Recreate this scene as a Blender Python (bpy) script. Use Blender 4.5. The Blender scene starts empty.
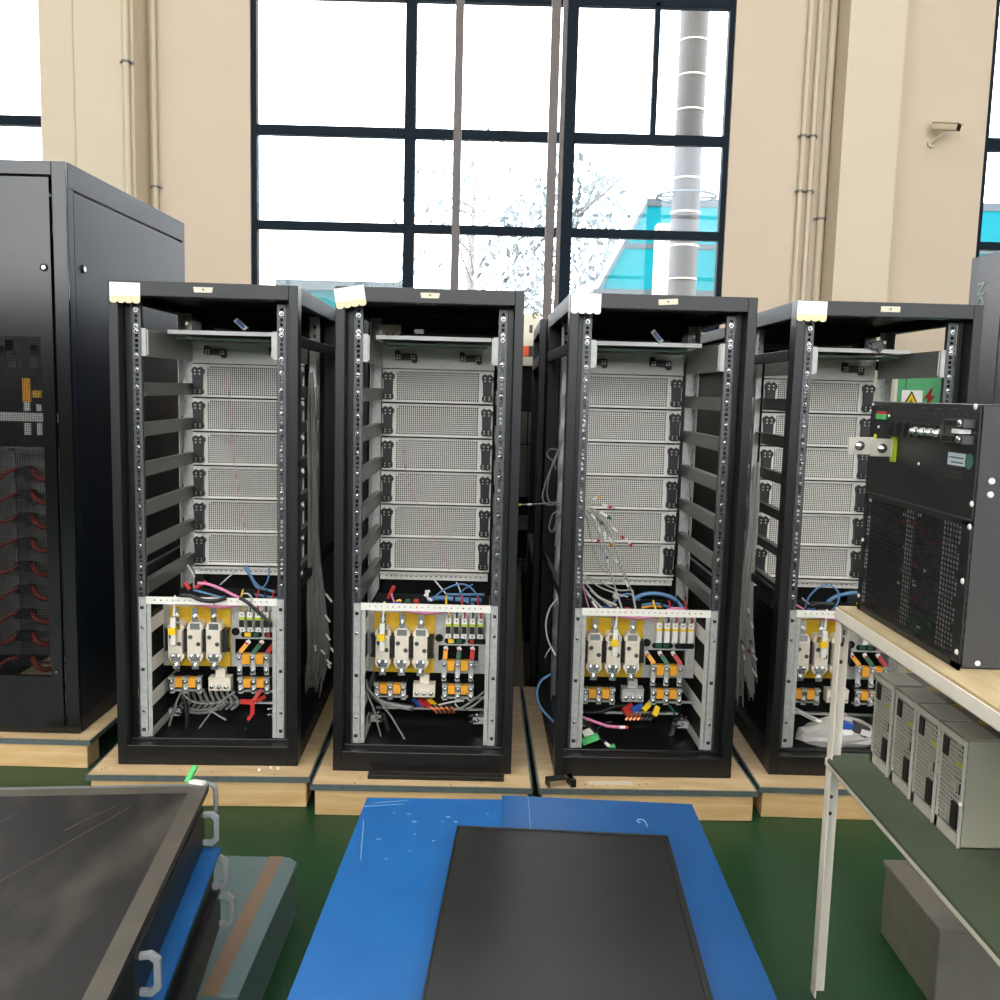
import bpy, math, random
from math import sin, cos, pi, radians
from mathutils import Vector, Matrix

scene = bpy.context.scene
col = scene.collection
rnd = random.Random(7)

# ------------------------------------------------------------------ camera
CAM = Vector((0.0, 0.0, 1.39))
FPX, PITCH, ROLL = 936.24, radians(6.6638), radians(1.5111)
FW = Vector((0, cos(PITCH), -sin(PITCH)))
_R0 = Vector((1, 0, 0)); _U0 = Vector((0, sin(PITCH), cos(PITCH)))
RT = cos(ROLL) * _R0 + sin(ROLL) * _U0
UP = -sin(ROLL) * _R0 + cos(ROLL) * _U0
cd = bpy.data.cameras.new('camera'); cam = bpy.data.objects.new('camera', cd); col.objects.link(cam)
m = Matrix((RT, UP, -FW)).transposed().to_4x4(); m.translation = CAM
cam.matrix_world = m
cd.sensor_width = 36; cd.lens = FPX / 1000 * 36; cd.clip_start = 0.05; cd.clip_end = 200
scene.camera = cam

# survey helpers: where a sight line from the camera position meets a known plane of the place
def ray(u, v): return FW + RT * ((u - 500) / FPX) - UP * ((v - 500) / FPX)
def at_y(u, v, y): d = ray(u, v); return CAM + d * (y / d.y)
def at_x(u, v, x): d = ray(u, v); return CAM + d * (x / d.x)
def at_z(u, v, z): d = ray(u, v); return CAM + d * ((z - CAM.z) / d.z)

# ------------------------------------------------------------------ materials
def lin(c): return tuple(((x / 255) / 12.92 if x / 255 <= 0.04045 else ((x / 255 + 0.055) / 1.055) ** 2.4) for x in c)
MATS = {}
def mat(name, rgb, rough=0.5, metal=0.0, noise=0.0, scale=20.0, spec=0.5, bump=0.0, coat=0.0, stretch=None, rgb2=None, rvar=0.0):
    m = bpy.data.materials.new(name); m.use_nodes = True
    nt = m.node_tree; b = nt.nodes['Principled BSDF']
    c = lin(rgb)
    b.inputs['Base Color'].default_value = (*c, 1); b.inputs['Roughness'].default_value = rough
    b.inputs['Metallic'].default_value = metal; b.inputs['Specular IOR Level'].default_value = spec
    if coat: b.inputs['Coat Weight'].default_value = coat; b.inputs['Coat Roughness'].default_value = 0.12
    tc = nt.nodes.new('ShaderNodeTexCoord'); mp = nt.nodes.new('ShaderNodeMapping')
    nt.links.new(tc.outputs['Object'], mp.inputs['Vector'])
    if stretch: mp.inputs['Scale'].default_value = stretch
    n = nt.nodes.new('ShaderNodeTexNoise'); n.inputs['Scale'].default_value = scale; n.inputs['Detail'].default_value = 6
    nt.links.new(mp.outputs['Vector'], n.inputs['Vector'])
    if noise or rgb2:
        r = nt.nodes.new('ShaderNodeValToRGB')
        c2 = lin(rgb2) if rgb2 else tuple(x * (1 - noise) for x in c)
        r.color_ramp.elements[0].position = 0.32; r.color_ramp.elements[0].color = (*c2, 1)
        r.color_ramp.elements[1].position = 0.68; r.color_ramp.elements[1].color = (*c, 1)
        nt.links.new(n.outputs['Fac'], r.inputs['Fac']); nt.links.new(r.outputs['Color'], b.inputs['Base Color'])
    if rvar:
        mr = nt.nodes.new('ShaderNodeMapRange'); mr.inputs['To Min'].default_value = rough - rvar; mr.inputs['To Max'].default_value = rough + rvar
        nt.links.new(n.outputs['Fac'], mr.inputs['Value']); nt.links.new(mr.outputs['Result'], b.inputs['Roughness'])
    if bump:
        bp = nt.nodes.new('ShaderNodeBump'); bp.inputs['Strength'].default_value = bump; bp.inputs['Distance'].default_value = 0.003
        nt.links.new(n.outputs['Fac'], bp.inputs['Height']); nt.links.new(bp.outputs['Normal'], b.inputs['Normal'])
    MATS[name] = m
    return m
def glass(name, tint=(1, 1, 1), refl=0.06):
    m = bpy.data.materials.new(name); m.use_nodes = True; nt = m.node_tree; nt.nodes.clear()
    o = nt.nodes.new('ShaderNodeOutputMaterial'); t = nt.nodes.new('ShaderNodeBsdfTransparent'); g = nt.nodes.new('ShaderNodeBsdfGlossy')
    t.inputs['Color'].default_value = (*tint, 1); g.inputs['Roughness'].default_value = 0.02
    mx = nt.nodes.new('ShaderNodeMixShader'); fr = nt.nodes.new('ShaderNodeFresnel'); fr.inputs['IOR'].default_value = 1.25
    nt.links.new(fr.outputs['Fac'], mx.inputs['Fac']); nt.links.new(t.outputs['BSDF'], mx.inputs[1]); nt.links.new(g.outputs['BSDF'], mx.inputs[2])
    nt.links.new(mx.outputs['Shader'], o.inputs['Surface']); MATS[name] = m
    return m

mat('rack_black', (15, 15, 16), 0.36, spec=0.5)
mat('mesh_black', (10, 10, 11), 0.8, spec=0.15)
mat('cabinet_sky_tint', (15, 24, 36), 0.42, spec=0.16)  # black paint; blue sky reflection put into the base colour
mat('rack_sky_tint', (17, 23, 31), 0.48, spec=0.25)  # rack black with the bluish sky reflection mixed into its base
mat('deep_black', (10, 10, 11), 0.6, spec=0.3)
mat('cabinet_black', (13, 13, 14), 0.17, spec=0.5)
mat('rail_grey', (92, 93, 95), 0.42, metal=0.6, noise=0.2, scale=50)
mat('galvanised', (196, 196, 192), 0.42, metal=0.35, noise=0.22, scale=70, rvar=0.08)
mat('bright_zinc', (236, 233, 224), 0.4, noise=0.05, scale=60)
mat('shelf_zinc', (168, 167, 162), 0.4, metal=0.45, noise=0.15, scale=40)
mat('bracket_grey', (120, 119, 116), 0.4, metal=0.5, noise=0.15, scale=40)
mat('steel', (205, 205, 205), 0.22, metal=1.0)
mat('plastic_black', (22, 22, 23), 0.45)
mat('contact', (185, 180, 168), 0.3, metal=0.9)
mat('cream_ceramic', (224, 214, 196), 0.45, noise=0.06, scale=60)
mat('yellow_board', (212, 172, 30), 0.5, noise=0.12, scale=40)
mat('orange_block', (228, 158, 40), 0.5)
mat('yellow', (246, 204, 28), 0.45)
mat('lime', (178, 196, 40), 0.5)
mat('white_plastic', (232, 230, 224), 0.45)
mat('red', (186, 44, 38), 0.5)
mat('green', (30, 96, 66), 0.5)
mat('bright_green', (84, 190, 110), 0.5)
mat('blue_wire', (92, 136, 180), 0.45)
mat('blue_plug', (38, 84, 170), 0.4)
mat('pink_wire', (216, 128, 168), 0.45)
mat('grey_wire', (128, 126, 122), 0.5)
mat('pale_wire', (176, 174, 168), 0.5)
mat('black_wire', (24, 24, 25), 0.45)
mat('red_wire', (128, 50, 40), 0.5)
mat('copper', (205, 120, 80), 0.35, metal=0.9)
mat('pcb_green', (52, 92, 70), 0.5, noise=0.3, scale=80)
mat('tag_paper', (247, 244, 240), 0.7)
mat('tag_trim', (238, 220, 182), 0.7, noise=0.15, scale=120)
mat('tag_trim_yellow', (248, 240, 176), 0.7)
mat('plate_cream', (214, 206, 186), 0.45)
mat('ink', (70, 66, 62), 0.6)
mat('plywood', (216, 190, 150), 0.6, noise=0.16, scale=3, stretch=(2, 9, 9), rgb2=(196, 166, 122), rvar=0.05)
mat('pine', (232, 198, 146), 0.6, scale=4, stretch=(1.2, 8, 12), rgb2=(214, 174, 116))
mat('strap', (112, 124, 124), 0.45, metal=0.4, noise=0.25, scale=30)
mat('floor_green', (34, 76, 44), 0.38, spec=0.3, noise=0.25, scale=1.5, rgb2=(29, 62, 36), rvar=0.08, bump=0.03)
mat('wall_beige', (202, 185, 164), 0.75, noise=0.03, scale=2, bump=0.02)
mat('pillar_beige', (206, 192, 169), 0.75, noise=0.03, scale=2)
mat('conduit_cream', (198, 184, 160), 0.5)
mat('window_frame', (20, 32, 42), 0.6, spec=0.1)
mat('post_brown', (92, 84, 82), 0.5, noise=0.1, scale=10)
mat('wall_grey', (74, 74, 72), 0.8)
mat('ceiling_white', (226, 224, 220), 0.8, noise=0.03)
mat('blue_sheet', (4, 92, 164), 0.45, scale=6, rgb2=(8, 100, 172), bump=0.05, noise=0.05)
mat('blue_sheet_dark', (4, 84, 148), 0.4, scale=6, rgb2=(3, 77, 138), bump=0.05)
mat('scuff', (132, 172, 206), 0.7, noise=0.3, scale=60)
mat('panel_black', (19, 20, 22), 0.42, noise=0.1, scale=40)
mat('rubber_top', (66, 62, 56), 0.6, scale=3.0, rgb2=(24, 23, 23), stretch=(1.6, .7, 1), bump=0.03, rvar=0.08)
for nm, (p, q) in {'rubber_top': (.44, .57)}.items():
    for nd in MATS[nm].node_tree.nodes:
        if nd.type == 'VALTORGB': nd.color_ramp.elements[0].position = p; nd.color_ramp.elements[1].position = q
mat('rubber_edge', (88, 83, 75), 0.5, noise=0.25, scale=12)
mat('grey_edge', (120, 126, 126), 0.45, noise=0.2, scale=12)
mat('handle_grey', (136, 140, 142), 0.45, noise=0.06)
mat('teal_grey', (96, 118, 122), 0.35, noise=0.12, scale=8)
mat('brown_tape', (128, 106, 88), 0.4)
mat('shelf_white', (252, 244, 230), 0.45, noise=0.05, scale=14)
mat('shelf_ply', (206, 188, 150), 0.6, scale=3, stretch=(9, 2, 9), rgb2=(186, 164, 124))
mat('mat_green', (88, 100, 80), 0.6, scale=5, rgb2=(76, 88, 70), noise=0.1, bump=0.03)
mat('unit_black', (20, 21, 23), 0.42, noise=0.08, scale=50)
mat('unit_side', (62, 62, 63), 0.4, noise=0.08, scale=30)
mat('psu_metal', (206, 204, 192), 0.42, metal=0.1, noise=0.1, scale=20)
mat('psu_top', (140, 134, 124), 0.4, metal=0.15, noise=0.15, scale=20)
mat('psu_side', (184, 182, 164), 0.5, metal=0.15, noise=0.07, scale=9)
mat('sticker_yellow', (212, 168, 28), 0.5)
mat('sticker_blue', (196, 214, 224), 0.5)
mat('sticker_green', (60, 110, 96), 0.5)
mat('fan_blue', (150, 176, 186), 0.4)
mat('busbar', (214, 210, 198), 0.35, metal=0.4, noise=0.1)
mat('cab_light_tint', (56, 60, 72), 0.36, noise=0.08, scale=20)  # black cabinet with bluish light mixed into its colour
mat('logo_green', (132, 160, 146), 0.5)
mat('box_green', (96, 178, 124), 0.45, noise=0.06, scale=6)
mat('warn_yellow', (250, 212, 24), 0.5)
mat('warn_black', (30, 26, 18), 0.6)
mat('warn_red', (150, 36, 30), 0.5)
mat('machine_cream', (226, 220, 202), 0.5, noise=0.05)
mat('machine_dark', (64, 62, 60), 0.5)
mat('orange', (250, 100, 36), 0.5)
mat('panel_beige', (128, 126, 114), 0.5, noise=0.1)
mat('carton', (118, 106, 88), 0.7, noise=0.1)
mat('teal_roof', (0, 108, 120), 0.7, noise=0.12, scale=3, spec=0.05)
mat('teal_steel', (84, 98, 108), 0.5)
mat('duct_zinc', (78, 80, 84), 0.6, metal=0.1, noise=0.12, scale=3)
mat('leaf', (112, 124, 130), 0.6, noise=0.2, scale=4)  # pale grey-blue carries the overexposed daylight on the leaves
mat('bark', (118, 116, 114), 0.8, noise=0.3)
mat('outdoor_ground', (150, 150, 146), 0.9, noise=0.1)
mat('teal_shed', (20, 110, 124), 0.6)
mat('shed_wall', (186, 190, 196), 0.6)
mat('clear_bag', (236, 232, 226), 0.18, spec=0.9)
MATS['clear_bag'].node_tree.nodes['Principled BSDF'].inputs['Transmission Weight'].default_value = 0.45
glass('window_glass', (0.96, 0.98, 1.0))

# ------------------------------------------------------------------ mesh builder
class MB:
    def __init__(s): s.v = []; s.f = []; s.mi = []; s.cur = 0
    def mat(s, i): s.cur = i; return s
    def face(s, idx): s.f.append(tuple(idx)); s.mi.append(s.cur)
    def box(s, x0, y0, z0, x1, y1, z1):
        b = len(s.v)
        s.v += [(x0, y0, z0), (x1, y0, z0), (x1, y1, z0), (x0, y1, z0), (x0, y0, z1), (x1, y0, z1), (x1, y1, z1), (x0, y1, z1)]
        for q in ((0, 3, 2, 1), (4, 5, 6, 7), (0, 1, 5, 4), (1, 2, 6, 5), (2, 3, 7, 6), (3, 0, 4, 7)): s.face([b + i for i in q])
        return s
    def obb(s, c, hx, hy, hz):
        c, hx, hy, hz = map(Vector, (c, hx, hy, hz)); b = len(s.v)
        for sz in (-1, 1):
            for sx, sy in ((-1, -1), (1, -1), (1, 1), (-1, 1)): s.v.append(tuple(c + sx * hx + sy * hy + sz * hz))
        for q in ((0, 3, 2, 1), (4, 5, 6, 7), (0, 1, 5, 4), (1, 2, 6, 5), (2, 3, 7, 6), (3, 0, 4, 7)): s.face([b + i for i in q])
        return s
    def bar(s, p, q, w, h, up=(0, 0, 1)):
        p, q = Vector(p), Vector(q); d = (q - p); a = d.normalized(); u = Vector(up)
        side = a.cross(u)
        if side.length < 1e-4: side = a.cross(Vector((1, 0, 0)))
        side.normalize(); u = side.cross(a)
        return s.obb((p + q) / 2, d / 2, side * (w / 2), u * (h / 2))
    def cyl(s, p, q, r, r2=None, n=12):
        p, q = Vector(p), Vector(q); r2 = r if r2 is None else r2
        a = (q - p).normalized(); t = Vector((0, 0, 1)) if abs(a.z) < 0.9 else Vector((1, 0, 0))
        e = a.cross(t).normalized(); g = a.cross(e); b = len(s.v)
        for k in range(n):
            d = e * cos(2 * pi * k / n) + g * sin(2 * pi * k / n)
            s.v.append(tuple(p + d * r)); s.v.append(tuple(q + d * r2))
        for k in range(n):
            j = (k + 1) % n; s.face([b + 2 * k, b + 2 * k + 1, b + 2 * j + 1, b + 2 * j])
        s.face([b + 2 * k for k in range(n)]); s.face([b + 2 * k + 1 for k in reversed(range(n))])
        return s
    def dome(s, c, nrm, r, h, n=10):
        c = Vector(c); a = Vector(nrm).normalized(); t = Vector((0, 0, 1)) if abs(a.z) < 0.9 else Vector((1, 0, 0))
        e = a.cross(t).normalized(); g = a.cross(e); rings = []
        for rr, hh in ((1, 0), (0.9, 0.5), (0.55, 0.9)):
            b = len(s.v)
            for k in range(n): s.v.append(tuple(c + (e * cos(2 * pi * k / n) + g * sin(2 * pi * k / n)) * r * rr + a * h * hh))
            rings.append(b)
        for i in range(2):
            for k in range(n):
                j = (k + 1) % n; s.face([rings[i] + k, rings[i] + j, rings[i + 1] + j, rings[i + 1] + k])
        b = len(s.v); s.v.append(tuple(c + a * h))
        for k in range(n): s.face([rings[2] + k, rings[2] + (k + 1) % n, b])
        return s
    def tube(s, pts, r, n=6):
        pts = [Vector(p) for p in pts]; rings = []; prev = None
        for i, p in enumerate(pts):
            a = (pts[min(i + 1, len(pts) - 1)] - pts[max(i - 1, 0)])
            if a.length < 1e-9: a = Vector((0, 0, 1))
            a.normalize()
            if prev is None:
                t = Vector((0, 0, 1)) if abs(a.z) < 0.9 else Vector((1, 0, 0)); e = a.cross(t).normalized()
            else:
                e = prev - a * prev.dot(a)
                if e.length < 1e-6: e = a.orthogonal()
                e.normalize()
            prev = e; g = a.cross(e); b = len(s.v); rr = r[i] if isinstance(r, (list, tuple)) else r
            for k in range(n): s.v.append(tuple(p + (e * cos(2 * pi * k / n) + g * sin(2 * pi * k / n)) * rr))
            rings.append(b)
        for i in range(len(rings) - 1):
            for k in range(n):
                j = (k + 1) % n; s.face([rings[i] + k, rings[i] + j, rings[i + 1] + j, rings[i + 1] + k])
        s.face([rings[0] + k for k in reversed(range(n))]); s.face([rings[-1] + k for k in range(n)])
        return s
    def cable(s, pts, r, n=6, sub=6): return s.tube(spline(pts, sub), r, n)
    def prism(s, poly, y0, y1, plane='xz'):
        n = len(poly); b = len(s.v)
        for yy in (y0, y1):
            for p in poly:
                s.v.append({'xz': (p[0], yy, p[1]), 'yz': (yy, p[0], p[1]), 'xy': (p[0], p[1], yy)}[plane])
        s.face([b + i for i in range(n)]); s.face([b + n + i for i in reversed(range(n))])
        for i in range(n):
            j = (i + 1) % n; s.face([b + i, b + n + i, b + n + j, b + j])
        return s
    def holed(s, x0, x1, z0, z1, hx, hz, y0, y1, plane='xz'):
        # a strip with one row of rectangular holes given by their spans; spans run along the longer axis hx list, hz=(lo,hi)
        def bx(a, b, c, d):
            if plane == 'xz': s.box(a, y0, c, b, y1, d)
            elif plane == 'yz': s.box(y0, a, c, y1, b, d)
            else: s.box(a, c, y0, b, d, y1)
        bx(x0, x1, z0, hz[0]); bx(x0, x1, hz[1], z1); cur = x0
        for a, b in hx:
            bx(cur, a, hz[0], hz[1]); cur = b
        bx(cur, x1, hz[0], hz[1])
        return s
    def vholed(s, x0, x1, z0, z1, hx, spans, y0, y1, plane='xz'):
        # vertical strip with holes stacked along z
        def bx(a, b, c, d):
            if plane == 'xz': s.box(a, y0, c, b, y1, d)
            else: s.box(y0, a, c, y1, b, d)
        bx(x0, hx[0], z0, z1); bx(hx[1], x1, z0, z1); cur = z0
        for a, b in spans:
            bx(hx[0], hx[1], cur, a); cur = b
        bx(hx[0], hx[1], cur, z1)
        return s
    def shift(s, d): s.v = [(a + d[0], b + d[1], c + d[2]) for a, b, c in s.v]; return s
    def mesh(s, name, mats):
        me = bpy.data.meshes.new(name); me.from_pydata(s.v, [], s.f)
        for mm in (mats if isinstance(mats, (list, tuple)) else [mats]): me.materials.append(MATS[mm])
        me.polygons.foreach_set('material_index', s.mi); me.update()
        return me
    def build(s, name, mats, parent=None, smooth=False, bevel=0.0, off=None):
        if off: s.shift(off)
        me = s.mesh(name, mats)
        import bmesh
        bm = bmesh.new(); bm.from_mesh(me); bmesh.ops.recalc_face_normals(bm, faces=bm.faces); bm.to_mesh(me); bm.free()
        if smooth:
            me.polygons.foreach_set('use_smooth', [True] * len(me.polygons))
        o = bpy.data.objects.new(name, me); col.objects.link(o); o.parent = parent
        if bevel:
            b = o.modifiers.new('bevel', 'BEVEL'); b.width = bevel; b.segments = 2; b.limit_method = 'ANGLE'
        return o
    def pieces(s, gap=.0015):
        # separate solids whose bounds do not touch become meshes of their own
        par = list(range(len(s.v)))
        def fd(i):
            while par[i] != i: par[i] = par[par[i]]; i = par[i]
            return i
        for f in s.f:
            for i in f[1:]: par[fd(i)] = fd(f[0])
        comp = {}
        for i in range(len(s.v)): comp.setdefault(fd(i), []).append(i)
        ks = list(comp); bb = []
        for k in ks:
            P = [s.v[i] for i in comp[k]]; bb.append(([min(p[a] for p in P) - gap for a in range(3)], [max(p[a] for p in P) + gap for a in range(3)]))
        g = list(range(len(ks)))
        def gd(i):
            while g[i] != i: i = g[i]
            return i
        for i in range(len(ks)):
            for j in range(i):
                if all(bb[i][0][a] <= bb[j][1][a] and bb[j][0][a] <= bb[i][1][a] for a in range(3)): g[gd(i)] = gd(j)
        cl = {}
        for i, k in enumerate(ks): cl.setdefault(gd(i), []).append(k)
        of = {}
        for c, kk in cl.items():
            for k in kk: of[k] = c
        out = {}
        for c in cl: out[c] = (MB(), {})
        for f, mi in zip(s.f, s.mi):
            b, mp = out[of[fd(f[0])]]
            for i in f:
                if i not in mp: mp[i] = len(b.v); b.v.append(s.v[i])
            b.cur = mi; b.face([mp[i] for i in f])
        return [b for b, _ in out.values()]
    def each(s, name, mats, parent=None, **kw):
        off = kw.pop('off', None)
        if off: s.shift(off)
        return [b.build(name, mats, parent, **kw) for b in s.pieces(kw.pop('gap', .0015))]
def spline(pts, sub=6):
    P = [Vector(p) for p in pts]
    if len(P) < 3: return P
    Q = [2 * P[0] - P[1]] + P + [2 * P[-1] - P[-2]]; out = []
    for i in range(1, len(Q) - 2):
        a, b, c, d = Q[i - 1:i + 3]
        for k in range(sub):
            t = k / sub
            out.append(0.5 * (2 * b + (c - a) * t + (2 * a - 5 * b + 4 * c - d) * t * t + (3 * b - a - 3 * c + d) * t ** 3))
    return out + [P[-1]]

def empty(name, loc, rz=0.0):
    o = bpy.data.objects.new(name, None); col.objects.link(o); o.location = loc; o.rotation_euler = (0, 0, rz); o.empty_display_size = 0.1
    return o
def tag(o, label, cat, group=None, kind=None):
    o['label'] = label; o['category'] = cat
    if group: o['group'] = group
    if kind: o['kind'] = kind
    return o
def structure(o): o['kind'] = 'structure'; return o
CACHE = {}
def part(key, name, fn, mats, parent, **kw):
    """a part whose mesh is shared by every thing of the same make"""
    bev = kw.get('bevel', 0)
    if key in CACHE:
        src = CACHE[key]; o = src.copy(); col.objects.link(o); o.parent = parent; o.location = (0, 0, 0)
        return o
    o = fn(MB()).build(name, mats, parent, **kw); CACHE[key] = o
    return o
def parts(key, name, fn, mats, parent, loc=(0, 0, 0), **kw):
    if key in CACHE:
        out = []
        for src in CACHE[key]:
            o = src.copy(); col.objects.link(o); o.parent = parent; o.location = loc; out.append(o)
        return out
    CACHE[key] = fn(MB()).each(name, mats, parent, **kw)
    for o in CACHE[key]: o.location = loc
    return CACHE[key]
def spot(o, p): o.location = p; return o

# ------------------------------------------------------------------ the hall
FRONT, BACK, LEFT, RIGHT, CEIL = -6.5, 6.2, -9.0, 9.0, 7.0
structure(MB().box(LEFT, FRONT, -0.15, RIGHT, BACK + 0.2, 0).build('floor', 'floor_green'))
structure(MB().box(LEFT - .2, FRONT - .2, CEIL, RIGHT + .2, BACK + .2, CEIL + .2).build('ceiling', 'ceiling_white'))
structure(MB().box(LEFT - .2, FRONT - .2, -0.15, LEFT, BACK + .2, CEIL).build('wall_left', 'wall_beige'))
structure(MB().box(RIGHT, FRONT - .2, -0.15, RIGHT + .2, BACK + .2, CEIL).build('wall_right', 'wall_beige'))
def wall_with_openings(name, y0, y1, ops):
    b = MB(); xs = sorted({LEFT, RIGHT, *[o[0] for o in ops], *[o[1] for o in ops]})
    for a, c in zip(xs, xs[1:]):
        op = [o for o in ops if o[0] <= a + 1e-6 and o[1] >= c - 1e-6]
        if op:
            b.box(a, y0, -0.15, c, y1, op[0][2]); b.box(a, y0, op[0][3], c, y1, CEIL)
        else: b.box(a, y0, -0.15, c, y1, CEIL)
    return structure(b.build(name, 'wall_grey' if name == 'wall_front' else 'wall_beige'))
SILL = 1.80
WB = [(-1.655, 1.405, SILL, 4.7), (-5.6, -2.95, SILL, 4.7), (3.03, 5.6, SILL, 4.7)]
wall_with_openings('wall_back', BACK, BACK + .2, WB)
WF = [(-8.4, -3.0, 2.45, 6.4), (-2.8, 2.8, 2.45, 6.4), (3.0, 8.4, 2.45, 6.4)]
wall_with_openings('wall_front', FRONT - .2, FRONT, WF)

def window(name, x0, x1, z0, z1, y, vbars, hbars, extra=()):
    f = MB(); d0, d1 = y + .02, y + .09
    f.box(x0, d0, z0, x0 + .035, d1, z1); f.box(x1 - .035, d0, z0, x1, d1, z1)
    f.box(x0, d0, z0, x1, d1, z0 + .04); f.box(x0, d0, z1 - .04, x1, d1, z1)
    for x, w in vbars: f.box(x - w / 2, d0, z0, x + w / 2, d1, z1)
    for z, w in hbars: f.box(x0, d0 + .005, z - w / 2, x1, d1 - .005, z + w / 2)
    for a, b_, c, d_ in extra: f.box(a, d0 + .005, c, b_, d1 - .005, d_)
    o = structure(f.build(name, 'window_frame', bevel=0.004))
    xs = [x0] + [x for x, w in vbars] + [x1]; zs = [z0] + [z for z, w in hbars] + [z1]
    for a, b_ in zip(xs, xs[1:]):
        for c, d_ in zip(zs, zs[1:]):
            MB().box(a, y + .052, c, b_, y + .056, d_).build('glass_pane', 'window_glass', o)
    return o
window('window_1', -1.655, 1.405, SILL, 4.7, BACK, [(-0.639, .07), (0.38, .078)], [(3.015, .06), (2.42, .055), (3.85, .06)],
       [(0.9, 0.935, 3.04, 3.85)])
window('window_2', -5.6, -2.95, SILL, 4.7, BACK, [(-4.3, .07)], [(3.03, .06), (2.42, .055)])
window('window_3', 3.03, 5.6, SILL, 4.7, BACK, [(4.3, .07)], [(3.04, .08), (2.405, .05)])
for i, (a, b_, c, d_) in enumerate(WF):
    window('window_%d' % (4 + i), a, b_, c, d_, FRONT - .15, [(a + (b_ - a) * k / 4, .07) for k in (1, 2, 3)], [(3.7, .06), (4.9, .06)])
structure(MB().box(-2.868, 5.95, 0, -2.295, BACK, CEIL).build('trim_1', 'pillar_beige'))
structure(MB().box(2.035, 5.95, 0, 2.377, BACK, CEIL).build('trim_2', 'pillar_beige'))
structure(MB().box(-6, 5.90, 5.35, 6, BACK, 5.9).build('trim_3', 'pillar_beige'))

# conduits on the wall
def conduit(x, y, r, label, z0=0.0, z1=5.3, clamps=(), lean=0.0):
    o = empty('conduit_pipe', (x, y, z0)); tag(o, label, 'pipe', 'cream conduit pipes on the back wall')
    MB().cyl((0, 0, 0), (0, 0, z1 - z0), r, n=14).build('pipe', 'conduit_cream', o, smooth=False)
    for z in clamps:
        b = MB(); b.cyl((0, 0, z - z0), (0, 0, z - z0 + .012), r * 1.3, n=14); b.box(-r * 1.9, r * .4, z - z0, r * 1.9, r * .4 + .008, z - z0 + .012)
        b.build('clamp', 'bracket_grey', o)
    return o
conduit(at_y(128.5, 200, 5.925).x, 5.925, .022, 'cream conduit running up the pillar left of the big window near its corner', clamps=(3.3,))
conduit(at_y(76.5, 200, 5.945).x, 5.945, .005, 'very thin conduit on the face of the pillar above the tall black cabinet')
conduit(-2.255, 6.17, .020, 'cream conduit standing in the wall corner right of the pillar above the tall black cabinet', clamps=(2.62,))
conduit(1.865, 6.176, .017, 'left one of the paired cream conduits right of the big window', clamps=(3.04, 2.70))
conduit(1.925, 6.176, .017, 'right one of the paired cream conduits right of the big window', clamps=(3.04, 2.70))
conduit(2.005, 6.165, .024, 'thicker cream conduit tucked against the right pillar side', clamps=(2.53,))

# security camera
o = empty('security_camera', at_y(931, 144, 6.195)); o.scale = (.66, .66, .66); tag(o, 'white bullet security camera on a wall arm at upper right', 'camera')
b = MB(); b.cyl((0, 0, 0), (0, -.02, 0), .035, n=16); b.build('base_plate', 'pillar_beige', o)
b = MB(); b.cable([(0, -.02, 0), (.01, -.10, .02), (.05, -.15, .06), (.07, -.16, .10)], .011, 8); b.build('arm', 'pillar_beige', o, smooth=True)
b = MB(); b.bar((-.02, -.08, .14), (.13, -.26, .085), .07, .062); b.build('camera_body', 'conduit_cream', o, bevel=.012)
b = MB(); b.bar((-.03, -.065, .182), (.15, -.281, .115), .086, .006); b.build('sun_shield', 'pillar_beige', o)
b = MB(); b.bar((.13, -.26, .085), (.137, -.268, .0825), .06, .054); b.build('lens_window', 'plastic_black', o)

# vertical steel posts in front of the big window
def post(x, y, w, label):
    o = MB().box(-w / 2, -w / 2, 0, w / 2, w / 2, 4.9).build('steel_post', 'post_brown', bevel=.004); o.location = (x, y, 0)
    tag(o, label, 'post', 'slim brown posts in front of the big window')
post(-.300, 5.6, .046, 'slim brown post in front of the middle pane of the big window')
post(.247, 5.6, .052, 'slim brown post left of the thick window mullion')
post(.300, 5.62, .026, 'thinnest brown post squeezed against the thick window mullion')

# ------------------------------------------------------------------ racks
RK = [(-.963, 3.0373, .0382), (-.2386, 3.0247, .0128), (.5067, 3.0345, .0268), (1.2456, 3.082, -.0103)]
PAL = .106
SLOT_T = [1.356 - .1328 * k for k in range(6)]
SCREW_Z = [1.462, 1.447, 1.368, 1.323, 1.265, 1.189, 1.131, 1.066, .998, .924, .868, .793, .737, .664, .609]
def slot_panel_mesh(b):
    # local: top edge at z=0, y=0 is the face
    L, R, T, B = -.222, .210, 0, -.126
    mL, mR, mT, mB = -.166, .153, -.008, -.118
    b.mat(0)
    b.box(L, 0, mT, R, .003, T); b.box(L, 0, B, R, .003, mB); b.box(L, 0, mB, mL, .003, mT); b.box(mR, 0, mB, R, .003, mT)
    b.box(L, -.010, T - .003, R, 0, T); b.box(L, -.012, B, R, 0, B + .005)
    nx, nz = 41, 14
    for i in range(1, nx):
        x = mL + (mR - mL) * i / nx; b.box(x - .0013, .0005, mB, x + .0013, .002, mT)
    for i in range(1, nz):
        z = mB + (mT - mB) * i / nz; b.box(mL, .0005, z - .0013, mR, .0022, z + .0013)
    for x in (-.165, .158):
        b.cyl((x + .004, -.002, -.009), (x + .004, 0, -.009), .004, n=8)
    return b
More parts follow.
